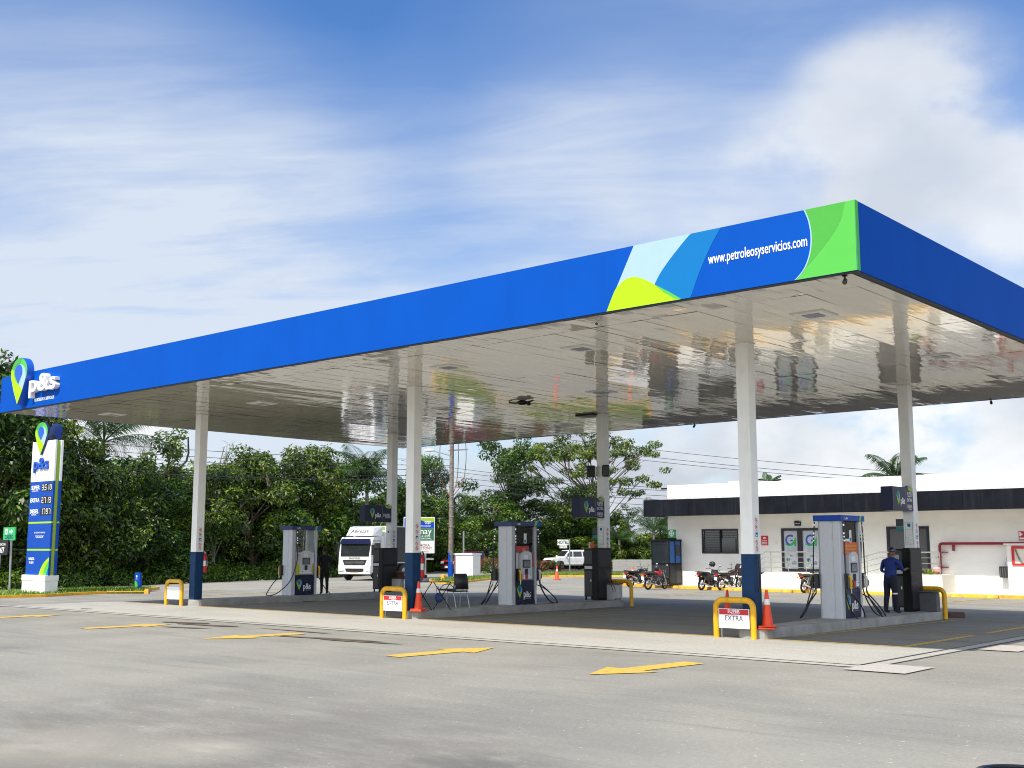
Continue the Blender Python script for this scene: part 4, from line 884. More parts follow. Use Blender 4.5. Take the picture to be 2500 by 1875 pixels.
mb = MB(); mb.box(XL, XR, WY+.02, WY+.2, 4.203, 5.0, 'parapet_white'); mb.box(XL, XL+.15, WY+.2, 46, 4.203, 5.0, 'parapet_white'); mb.box(XL, XR, WY+.003, WY+.018, 4.2, 4.38, 'gutter_grey')
for x in (-15.6, -5, 5.5): mb.box(x, x+.02, WY+.012, WY+.019, 4.39, 5.0, 'gutter_grey')
mb.box(-23.2, -21.6, 35.6, 37, 5.0, 5.14, 'parapet_white'); mb.build('parapet', bl, bev=.01)
mb = MB()
for k in range(15): a = XL-.08+k*2.7; mb.box(a+.004, a+2.696, FY, FY+.1, 3.33, 4.17, 'dark_fascia')
mb.box(XL-.08, XL+.02, FY+.104, WY+.6, 3.33, 4.17, 'dark_fascia'); mb.build('fascia_band', bl, bev=.004, seg=1)
mb = MB(); mb.box(XL+.03, XR, FY+.11, WY-.003, 3.38, 3.45, 'parapet_white'); mb.box(XL+.03, XR, FY+.11, WY, 4.1, 4.13, 'gutter_grey'); mb.build('awning_slab', bl)
mb = MB(); mb.tube([(XL-.55, WY+.3, 4.86), (XL+.1, WY+.3, 4.86)], .045, 'dark_fascia', 10); mb.build('drain_spout', bl)
# window
mb = MB(); x0, x1, z0, z1 = w1
for a, b_, c_, d_ in ((x0, x1, z0, z0+.06), (x0, x1, z1-.06, z1), (x0, x0+.06, z0+.06, z1-.06), (x1-.06, x1, z0+.06, z1-.06), ((x0+x1)/2-.03, (x0+x1)/2+.03, z0+.06, z1-.06)): mb.box(a, b_, WY-.02, WY+.08, c_, d_, 'dark_frame')
win = mb.build('window', bl); mb = MB(); mb.box(x0+.06, x1-.06, WY+.1, WY+.12, z0+.06, z1-.06, 'dark_glass'); mb.build('pane', win)
mb = MB()
for k in range(13): mb.box(x0+.08, x1-.08, WY+.065, WY+.07, z0+.12+k*.085, z0+.15+k*.085, 'blind')
mb.box(x0+.95, x1-.2, WY+.055, WY+.062, z0+.1, z0+.75, 'dark_glass'); mb.build('blind', win)
# entrance doors
def door(dd, mid, glass, name='door'):
    x0, x1, z0, z1 = dd; mb = MB(); f = .12
    mb.box(x0, x1, WY-.03, WY+.07, z1-f, z1, 'dark_frame'); mb.box(x0, x1, WY-.03, WY+.07, z0, z0+f, 'dark_frame'); mb.box(x0, x0+f, WY-.03, WY+.07, z0+f, z1-f, 'dark_frame'); mb.box(x1-f, x1, WY-.03, WY+.07, z0+f, z1-f, 'dark_frame')
    mb.box(mid-.13, mid+.13, WY-.03, WY+.07, z0+f, z1-f, 'dark_frame'); d_ = mb.build(name, bl)
    for a, b_ in ((x0+f, mid-.13), (mid+.13, x1-f)): mb = MB(); mb.box(a, b_, WY+.02, WY+.04, z0+f, z1-f, glass); mb.build('pane', d_)
    mb = MB(); mb.tube([(mid-.17, WY-.08, z0+.8), (mid-.17, WY-.08, z0+1.2)], .015, 'steel', 8); mb.build('handle', d_); return d_
md1 = wp(1954, 1340)[0]; dr = door(d1, md1, 'frosted'); door(d2, wp(2222, 1340)[0]+.25, 'grey_film')
for a, b_ in ((d1[0]+.12, md1-.13), (md1+.13, d1[1]-.12)):
    c = (a+b_)/2; mb = MB(); mb.M = FR((c, WY+.019, 0), (1, 0, 0), (0, 0, 1)); q = .3
    G_ = arc(-.03, 2.12, .27, 50, 290, 18)+list(reversed(arc(-.03, 2.12, .175, 50, 290, 18))); mb.prism(G_, 0, .002, 'logo_blue'); mb.prism([(-.02, 2.14), (.12, 2.14), (.12, 2.08), (-.02, 2.06)], 0, .003, 'logo_blue')
    mb.prism(curve2([(-.33, 1.96), (-.12, 1.9), (.1, 2.03), (.28, 2.28)])+[(.28, 1.82), (.17, 1.82), (.17, 1.93)]+curve2([(.1, 1.88), (-.1, 1.82), (-.33, 1.92)]), .003, .005, 'sign_green')
    mb.text('GEOCIZA', 0, 1.66, .14, 'logo_light_blue', 0, .002, .02, .75); mb.rect(-.28, .28, 1.57, 1.6, 0, .002, 'charcoal'); mb.text('by', 0, 1.33, .15, 'charcoal', 0, .002)
    pin(mb, -.18, .94, .32, 0, .002); mb.text('p&s', .15, 1.0, .2, 'logo_navy', 0, .002, .02, .75); mb.rect(.02, .28, .96, .975, 0, .002, 'charcoal'); mb.build('film_print', dr)
# flat wall signs
def wsign(name, uv0, uv1, m_, lab, fn=None, cat='sign'):
    a = wp(*uv0); b_ = wp(*uv1); x0, x1 = min(a[0], b_[0]), max(a[0], b_[0]); z0, z1 = min(a[1], b_[1]), max(a[1], b_[1])
    t = thing(name, lab, cat, ((x0+x1)/2, WY-.03, (z0+z1)/2)); w_, h_ = (x1-x0)/2, (z1-z0)/2
    mb = MB(); mb.box(-w_, w_, -.005, .028, -h_, h_, m_); p = mb.build('sign_board', t); mb = MB(); mb.M = FR((0, -.0055, 0), (1, 0, 0), (0, 0, 1)); fn and fn(mb, w_, h_); 
    if mb.v: mb.build('sign_print', p)
def f1(mb, w_, h_):
    mb.prism(arc(0, .04, min(w_, h_)*.72, 0, 359, 20), 0, .002, 'letter_white')
    for k in range(4): a = R(45+90*k); c_, s_ = math.cos(a), math.sin(a); mb.prism([(.05*c_-.02*s_, .04+.05*s_+.02*c_), (.17*c_-.02*s_, .04+.17*s_+.02*c_), (.17*c_+.02*s_, .04+.17*s_-.02*c_), (.05*c_+.02*s_, .04+.05*s_-.02*c_)], .002, .004, 'sign_green')
    mb.rect(-w_*.7, w_*.7, -h_*.92, -h_*.8, 0, .002, 'leaf_light')
wsign('meeting_point_sign', (1631, 1293), (1650, 1315.5), 'sign_green', 'green square sign with white round symbol at the building left corner', f1)
def f2(mb, w_, h_): mb.text('0911', .0, -h_*.8, .14, 'letter_white', 0, .002, .02); mb.rect(-w_*.7, w_*.7, -.02, -.0, 0, .002, 'letter_white'); mb.rect(-w_*.7, w_*.7, -.09, -.07, 0, .002, 'letter_white'); mb.rect(-.07, .07, .09, .15, 0, .002, 'letter_white')
wsign('emergency_sign', (1859, 1308), (1876, 1331), 'sign_red', 'red emergency number sign left of the double door', f2)
def f3(mb, w_, h_): mb.text('OFICINA', 0, -.04, .085, 'letter_white', 0, .002, .01, .75); mb.prism([(.06, h_), (w_, h_), (w_, h_*.5), (.1, h_*.7)], 0, .002, 'sign_lime')
wsign('office_sign', (1940, 1271.5), (1956, 1283.5), 'sign_navy', 'tiny navy OFICINA plate above the double door', f3)
def f4(mb, w_, h_): mb.rect(-w_*.8, -w_*.3, -.02, h_*.8, 0, .002, 'letter_white'); mb.rect(-w_*.3, w_*.2, .02, h_*.5, 0, .002, 'letter_white'); mb.rect(-w_*.8, w_*.6, -h_*.8, -h_*.4, 0, .002, 'letter_white')
wsign('hydrant_sign', (2487, 1297), (2504, 1319), 'sign_red', 'red and white fire sign at the right picture edge', f4)
mb = MB(); a = wp(1896, 1324); mb.box(-.05, .05, -.03, 0, -.08, .08, 'wall_cream'); o = mb.build('light_switch', bev=.005); o.location = (a[0], WY, a[1]); tag(o, 'small cream switch box on the wall left of the double door', 'switch box')
# fire main
t = thing('fire_pipe', 'dark red fire main with valves running along the white wall', 'pipe', (0, 0, 0)); px = wp(2297, 1327)[0]; pz = wp(2297, 1327)[1]
mb = MB(); mb.tube([(XR-2, WY-.16, pz), (px+.12, WY-.16, pz)]+[(px+.12-.12*math.sin(R(a)), WY-.16, pz-.12+.12*math.cos(R(a))) for a in (20, 45, 70, 90)]+[(px, WY-.16, .75)], .06, 'pipe_red', 12); mb.build('pipe_run', t)
mb = MB()
for z in (1.56, 1.35, .95): mb.cyl((px, WY-.16, z-.02), (px, WY-.16, z+.02), .095, .095, 'pipe_red', 14)
for z, x in ((1.56, .3), (.9, .3)): mb.box(px, px+x, WY-.18, WY-.0, z-.02, z+.02, 'pipe_red')
mb.box(px+.55, px+.61, WY-.18, WY, pz-.32, pz, 'pipe_red'); mb.box(px+.4, px+.7, WY-.18, WY, pz-.05, pz-.02, 'pipe_red'); mb.build('bracket', t)
mb = MB(); mb.tube([(px, WY-.16, .8), (px+.03, WY-.2, .5), (px+.06, WY-.3, -.12)], .03, 'pipe_red', 8); mb.tube([(px-.1, WY-.3, .7), (px+.02, WY-.3, .3), (px+.05, WY-.3, -.1)], .035, 'pipe_red', 8); mb.build('support_leg', t)
mb = MB(); mb.ell((px-.12, WY-.32, .78), (.2, .13, .16), 'pink_box', 12, 8); mb.lathe([(.14, 0), (.15, .06), (.1, .1)], 'pipe_red', 12, (px-.12, WY-.32, .6)); mb.build('valve_cover', t)
# hose box
a = wp(2466, 1333); b_ = wp(2466, 1390); 
t = thing('hose_cabinet', 'white masonry cabinet with red-framed fire hose niche at the right edge', 'cabinet', (a[0], 0, 0))
mb = MB(); mb.box(0, 2.2, WY-.45, WY, .77, 1.87, 'wall_white'); mb.box(0, 2.2, WY-.45, WY, -.18, .767, 'wall_white'); mb.build('housing', t); mb = MB(); mb.box(-.1, 2.3, WY-.55, WY, 1.88, 1.93, 'parapet_white'); mb.build('top_slab', t)
mb = MB(); Y_ = WY-.46
for x0, x1, z0, z1 in ((.2, 1.4, 1.72, 1.82), (.2, 1.4, 1.02, 1.1), (.2, .3, 1.1, 1.72), (1.3, 1.4, 1.1, 1.72)): mb.box(x0, x1, Y_-.05, Y_+.005, z0, z1, 'red_paint')
mb.build('red_frame', t); mb = MB(); mb.box(.3, 1.3, Y_-.005, Y_+.005, 1.1, 1.72, 'wall_cream'); mb.tube(spline([(.36, Y_-.03, 1.68), (.45, Y_-.03, 1.4), (.55, Y_-.03, 1.2), (.7, Y_-.03, 1.12), (.9, Y_-.03, 1.3)], 5), .03, 'wood_pole', 7); mb.build('fire_hose', t)
a = wp(2440, 1381, WY-.4); t = thing('vent_box', 'small dark slatted box hung on the wall beside the hose cabinet', 'box', (a[0]+.17, WY-.25, .72))
mb = MB(); mb.box(-.2, .2, -.12, .1, -.22, .25, 'charcoal'); mb.build('box_case', t)
mb = MB()
for k in range(5): mb.tube([(-.17+.07*k, -.125, -.18), (-.12+.07*k, -.125, .2)], .008, 'steel', 5)
mb.build('slat', t); mb = MB(); mb.tube([(-.0, 0, .25), (.15, .2, 1.0)], .006, 'cable', 5); mb.build('hanging_wire', t)
# ramps with steel railings
def ramp(xl, xm, xr, lab, lab2):
    t = thing('entrance_ramp', lab, 'ramp', (0, 0, 0)); mb = MB(); mb.M = FR((0, WY-.002, 0), (1, 0, 0), (0, 0, 1)); mb.prism([(xl, -.3), (xr, -.3), (xr, .6), (xm, .6), (xl, .1)], .0, 1.5, 'wall_cream'); mb.build('ramp_body', t)
    r = thing('railing', lab2, 'railing', (0, 0, 0), 0, 'steel railings by the shop doors'); Y_ = WY-1.42
    fz = lambda x: .6 if x > xm else .1+.5*(x-xl)/(xm-xl)
    mb = MB()
    pr = [(xl+.3, Y_, fz(xl+.3)+.93), (xm, Y_, 1.56), (xr-.1, Y_, 1.56)]; mb.tube(pr, .028, 'stainless', 8); mb.build('top_rail', r)
    for k in range(3):
        mb = MB(); mb.tube([(p[0], p[1], p[2]-.24*(k+1)) for p in pr], .014, 'stainless', 6); mb.build('rail', r)
    n = 5
    for k in range(n):
        x = xl+.3+(xr-.4-xl)*k/(n-1); mb = MB(); mb.tube([(x, Y_, fz(x)), (x, Y_, fz(x)+.93)], .02, 'stainless', 8); mb.build('post', r)
ramp(-20.9, -20.0, -16.9, 'cream ramp and landing below the double door with round logos', 'steel railing in front of the double door with round logos')
ramp(-16.3, -14.3, -11.55, 'cream stepped landing below the grey door, partly behind the nearest pump', 'steel railing in front of the plain grey door')
# kiosk
t = thing('security_kiosk', 'narrow black and blue glazed booth at the left end of the white building', 'kiosk', (-26.12, 34.16, -.1)); KX, KY, KH = .55, .57, 2.18
mb = MB(); mb.box(-KX, KX, -KY, KY, 0, 1.08, 'black_metal')
for x in (-KX, KX-.05):
    for y in (-KY, KY-.05): mb.box(x, x+.05, y, y+.05, 1.08, KH, 'black_metal')
mb.box(KX-.05, KX, -.03, .03, 1.08, KH, 'black_metal'); mb.box(-KX-.02, KX+.02, -KY-.02, KY+.02, KH, KH+.1, 'black_metal'); mb.box(-KX+.03, KX-.03, -KY-.006, -KY-.001, .08, .98, 'charcoal'); mb.box(KX+.001, KX+.006, -KY+.05, -.03, .08, .98, 'charcoal'); mb.box(KX+.001, KX+.006, .05, KY-.05, .08, 1.0, 'black_plastic'); mb.build('booth_frame', t, bev=.008)
mb = MB(); mb.box(-KX+.05, KX-.05, -KY+.02, -KY+.03, 1.08, KH-.16, 'dark_glass'); mb.box(-KX+.05, KX-.05, -KY+.02, -KY+.03, KH-.15, KH, 'dark_glass'); mb.box(-KX+.01, -KX+.02, -KY+.05, KY-.05, 1.08, KH, 'dark_glass'); mb.build('window', t)
mb = MB(); mb.box(KX-.03, KX-.02, -KY+.05, -.03, 1.08, KH, 'kiosk_blue'); mb.box(KX-.03, KX-.02, .03, KY-.05, 1.08, KH, 'kiosk_blue'); mb.box(KX-.018, KX-.008, .08, KY-.1, 1.45, 2.0, 'dark_glass'); mb.box(-KX+.05, KX-.05, KY-.03, KY-.02, 1.08, KH, 'kiosk_blue'); mb.build('blue_panel', t)
mb = MB(); mb.box(-.1, .45, -.3, .3, KH+.101, KH+.17, 'black_metal'); mb.build('roof_unit', t, bev=.01)
# potted plant by the second landing
def spiky(name, loc, lab, n, L_, m_, pot=True, cat='plant', seed=1):
    t = thing(name, lab, cat, loc); rd = random.Random(seed); mb = MB()
    for i in range(n):
        a = rd.uniform(0, 6.28); e = rd.uniform(.3, 1.35); d = Vector((math.cos(a)*math.cos(e), math.sin(a)*math.cos(e), math.sin(e))); s = Vector((-d.y, d.x, 0)).normalized()*L_*.045; q = L_*rd.uniform(.6, 1); b0 = Vector((0, 0, .4 if pot else 0))
        p1 = b0+d*q*.5; p2 = b0+d*q+Vector((0, 0, -q*.28)); mb.add([tuple(b0-s*.4), tuple(b0+s*.4), tuple(p1+s), tuple(p1-s), tuple(p2)], [(0, 1, 2, 3), (3, 2, 4)], m_)
    mb.build('foliage', t)
    if pot: mb = MB(); mb.lathe([(0, 0), (.16, 0), (.22, .42), (.19, .42), (0, .36)], 'pot_white', 16); mb.build('pot', t)
P = wp(2270, 1430, 33.9); spiky('potted_plant', (P[0], 33.9, -.17), 'spiky green plant in a pale pot left of the fire main', 130, 1.0, 'leaf_light')

# ---------------------------------------------------------------- kerbs behind
KP = [(-33, 38.5), (-29.5, 36.0), (-26.5, 34.9), (-22.7, 33.75), (-19, 33.2), (-8, 33.0), (14, 33.0)]
KP = [(-33.5, 37.9), (-29.5, 35.3), (-26.5, 34.2), (-22.7, 33.3), (-19, 32.95), (-8, 32.85), (14, 32.85)]
def offs(P, d):
    out = []
    for i, p in enumerate(P):
        a = Vector(P[max(i-1, 0)]); b_ = Vector(P[min(i+1, len(P)-1)]); t_ = (b_-a).normalized(); out.append((p[0]-t_.y*d, p[1]+t_.x*d))
    return out
mb = MB(); K2 = offs(KP, .16)
mb.prism(KP+list(reversed(K2)), -.35, -.16, 'kerb_yellow'); struct(mb.build('kerb', bev=.02))
mb = MB(); K3 = offs(KP, .165); mb.prism(K3+[(14, 34.79), (-26.43, 34.79), (-26.43, 46), (-34.5, 46)], -.35, -.17, 'sidewalk_concrete'); struct(mb.build('sidewalk'))
ws = None
for i, (u, v) in enumerate(((1650, 1434.5), (1700, 1439), (1792, 1441), (1890, 1446), (2145, 1453), (2315, 1456), (2400, 1458.5), (2240, 1455))):
    P = G(u, v); yy = np.interp(P.x, [k[0] for k in KP], [k[1] for k in KP])-.16
    if ws is None:
        mb = MB(); mb.M = FR((0, 0, 0), (0, 1, 0), (0, 0, 1)); mb.prism([(-.09, 0), (.09, 0), (.06, .13), (-.06, .13)], -.85, .85, 'kerb_yellow'); ws = mb.build('wheel_stop', bev=.015); o = tag(ws, '', 'wheel stop', 'yellow wheel stops along the kerb')
    else: o = dup(ws, (0, 0, 0))
    o.location = (P.x, yy, drop(P.x, yy)); o['label'] = 'low yellow concrete wheel stop lying against the kerb in front of the building'

# ---------------------------------------------------------------- motorcycles (local +x forward, origin under the rear axle)
def motorcycle(loc, head, lab, body, extra=(), lean=.12, scooter=False, helmet=False, basket=False, steer=.25, trim=None):
    trim = trim or body
    t = thing('motorcycle', lab, 'motorcycle', loc, head, 'motorcycles parked at the kerb'); t.rotation_euler = (lean, 0, head)
    wr = .3; FX = 1.27
    def wheel(x, rz=0):
        mb = MB(); M0 = Matrix.Translation((x, 0, wr))@Matrix.Rotation(rz, 4, 'Z'); mb.M = M0; mb.torus((0, 0, 0), (0, 1, 0), wr-.045, .048, 'rubber', 28, 8); o_ = mb.build('wheel', t)
        mb = MB(); mb.M = M0; mb.torus((0, 0, 0), (0, 1, 0), wr-.09, .012, 'steel', 24, 6); mb.cyl((0, -.06, 0), (0, .06, 0), .05, .05, 'steel', 12)
        for k in range(6): a = k*math.pi/3; mb.tube([(.04*math.cos(a), 0, .04*math.sin(a)), ((wr-.09)*math.cos(a), 0, (wr-.09)*math.sin(a))], .013, 'moto_black', 5)
        mb.build('rim', o_)
    wheel(0); wheel(FX, steer)
    mb = MB(); mb.box(.38, .72, -.12, .12, .28, .42, 'steel'); mb.cyl((.62, 0, .38), (.75, 0, .62), .1, .085, 'charcoal', 12)
    for k in range(5): mb.cyl((.64+.022*k, 0, .42+.04*k), (.645+.022*k, 0, .43+.04*k), .115, .115, 'steel', 12)
    mb.cyl((.45, .12, .36), (.45, .16, .36), .1, .1, 'steel', 14); mb.cyl((.6, -.12, .35), (.6, -.16, .35), .11, .11, 'charcoal', 14); mb.build('engine', t, bev=.01)
    mb = MB(); mb.tube(spline([(0, -.1, .3), (.3, -.1, .38), (.5, 0, .32), (.85, 0, .35), (1.0, 0, .75), (.6, 0, .72), (-.1, 0, .75), (-.3, 0, .72)], 4), .022, 'moto_black', 6); mb.tube([(0, .09, .3), (.15, .1, .7)], .025, 'chrome', 8); mb.tube([(0, -.09, .3), (.15, -.1, .7)], .025, 'chrome', 8); mb.tube([(0, .08, .3), (.35, .08, .34)], .025, 'moto_black', 6); mb.build('frame', t)
    mb = MB(); mb.tube(spline([(.72, -.1, .4), (.85, -.12, .28), (.5, -.16, .22), (.1, -.17, .32), (-.28, -.17, .4)], 5), .03, 'chrome', 8, rr=None); mb.cyl((.05, -.17, .33), (-.3, -.17, .41), .045, .05, 'chrome', 10); mb.build('exhaust', t)
    hx_, hz_ = .98, .98
    mb = MB()
    for s in (-.085, .085): mb.tube([(FX, s, wr), (hx_, s, .88)], .024, 'chrome', 8)
    mb.build('fork', t)
    mb = MB(); mb.tube(spline([(.86, -.36, 1.0), (.93, -.3, 1.02), (hx_, -.12, .98), (hx_, .12, .98), (.93, .3, 1.02), (.86, .36, 1.0)], 4), .014, 'moto_black', 6)
    for s in (-1, 1): mb.cyl((.86, .36*s, 1.0), (.83, .26*s if 0 else .40*s, 1.0), .02, .02, 'rubber', 8); mb.tube([(.93, .22*s, 1.02), (.97, .3*s, 1.2)], .007, 'moto_black', 5)
    hb = mb.build('handlebar', t)
    for s in (-1, 1): mb = MB(); mb.ell((.96, .33*s, 1.23), (.025, .075, .05), 'moto_black', 10, 6); mb.ell((.94, .33*s, 1.23), (.012, .065, .042), 'mirror_glass', 10, 6); mb.build('mirror', hb)
    mb = MB(); mb.ell((hx_+.14, 0, .88), (.08, .1, .1), 'moto_black', 12, 8); mb.ell((hx_+.19, 0, .88), (.045, .085, .085), 'lamp_glass', 12, 8); mb.build('headlight', t)
    mb = MB(); F = [(FX+.35*math.cos(R(a)), wr+.35*math.sin(R(a))) for a in range(25, 140, 12)]; mb.M = FR((0, .07, 0), (1, 0, 0), (0, 0, 1)); mb.prism(F+[(FX+(.335)*math.cos(R(a)), wr+.335*math.sin(R(a))) for a in range(133, 20, -12)], 0, .14, trim); mb.build('front_fender', t)
    mb = MB(); mb.M = FR((0, .08, 0), (1, 0, 0), (0, 0, 1)); mb.prism([(-.38, .6), (-.3, .72), (.1, .74), (.1, .66), (-.2, .62), (-.34, .48)], 0, .16, 'moto_black'); mb.build('rear_fender', t, bev=.02)
    if scooter:
        mb = MB(); mb.M = FR((0, .15, 0), (1, 0, 0), (0, 0, 1)); mb.prism([(-.35, .74), (-.38, .84), (.45, .84), (.6, .6), (.62, .35), (.35, .3), (.2, .5)], 0, .3, body); mb.M = Matrix.Identity(4)
        mb.M = FR((0, .2, 0), (1, 0, 0), (0, 0, 1)); mb.prism([(.62, .3), (.85, .35), (1.02, 1.0), (1.12, .9), (1.02, .6), (1.05, .45), (.9, .24), (.62, .22)], 0, .4, body); mb.build('body_panels', t, bev=.05)
        mb = MB(); mb.M = FR((0, .14, 0), (1, 0, 0), (0, 0, 1)); mb.prism([(-.38, .84), (-.3, .93), (.1, .9), (.5, .88), (.52, .82)], 0, .28, 'seat_black'); mb.build('seat', t, bev=.04)
    else:
        mb = MB(); mb.ell((.72, 0, .84), (.27, .15, .14), body, 16, 10); mb.cyl((.74, 0, .96), (.74, 0, .99), .04, .04, 'chrome', 12); mb.build('fuel_tank', t)
        mb = MB(); mb.M = FR((0, .13, 0), (1, 0, 0), (0, 0, 1)); mb.prism([(-.4, .8), (-.38, .88), (.1, .86), (.5, .86), (.52, .78), (.2, .76)], 0, .26, 'seat_black'); mb.build('seat', t, bev=.04)
        mb = MB(); mb.M = FR((0, .12, 0), (1, 0, 0), (0, 0, 1)); mb.prism([(-.35, .74), (.1, .6), (.45, .5), (.5, .72), (.2, .76)], 0, .24, trim); mb.build('side_panel', t, bev=.03)
    mb = MB(); mb.box(-.44, -.38, -.07, .07, .72, .82, 'tail_red'); mb.build('tail_light', t, bev=.015)
    for s in (-1, 1): mb = MB(); mb.ell((-.36, .17*s, .7), (.035, .04, .03), 'amber', 8, 6); mb.build('turn_signal', t)
    mb = MB(); mb.box(-.46, -.45, -.09, .09, .5, .66, 'plate'); mb.build('licence_plate', t)
    mb = MB(); mb.tube(spline([(-.3, .13, .86), (-.48, .12, .9), (-.5, 0, .91), (-.48, -.12, .9), (-.3, -.13, .86)], 4), .012, 'moto_black', 6); mb.build('grab_rail', t)
    if basket: mb = MB(); mb.M = FR((1.12, .19, 0), (1, 0, 0), (0, 0, 1)); mb.prism([(-.06, .72), (.2, .68), (.26, 1.0), (.1, 1.3), (-.02, 1.12)], 0, .38, 'moto_purple'); mb.build('wind_fairing', t, bev=.04)
    if helmet:
        M1 = t.matrix_basis; c = (Matrix.Translation(loc)@Matrix.Rotation(head, 4, 'Z')@Matrix.Rotation(lean, 4, 'X'))@Vector(helmet[0]); mb = MB(); mb.ell((0, 0, 0), (.14, .17, .145), helmet[1], 16, 12); mb.build_ = None; mb2 = mb; h_ = thing('helmet', helmet[2], 'helmet', c, head); mb2.build('shell', h_)
        mb = MB(); mb.ell((.0, .06, -.01), (.12, .12, .07), 'dark_glass', 12, 8); mb.build('visor', h_)
    return t
def gp(u, v): P = G(u, v); return (P.x, P.y, P.z)
H90 = R(88)
motorcycle(gp(1538, 1434), R(80), 'black motorcycle at the far left of the row, orange cone behind it', 'moto_black', steer=.3)
motorcycle(gp(1582, 1440), R(84), 'motorcycle with bright red tank in front of the black kiosk', 'moto_red', helmet=((.55, 0, 1.06), 'helmet_black', 'dark helmet resting on the red-tanked motorcycle'), lean=.1, trim='moto_black')
motorcycle(gp(1712, 1441), H90, 'black scooter-style motorcycle under the dark window', 'moto_black', scooter=True, helmet=((.95, .12, 1.24), 'helmet_black', 'round black helmet hung on the mirror of the scooter-style bike'), lean=.14)
motorcycle(gp(1760, 1441.5), R(80), 'dark brown motorcycle with large front screen left of the nearest column', 'moto_purple', basket=True, lean=.14)
motorcycle(gp(1848, 1441), R(76), 'motorcycle mostly hidden behind the nearest column, only its front visible', 'moto_black', helmet=((.9, -.1, 1.25), 'helmet_black', 'glossy black helmet hung on the bike behind the nearest column'), lean=.14)
motorcycle(gp(1962, 1447.5), R(86), 'motorcycle with red tail light left of the nearest pump hoses', 'moto_black', lean=.13)

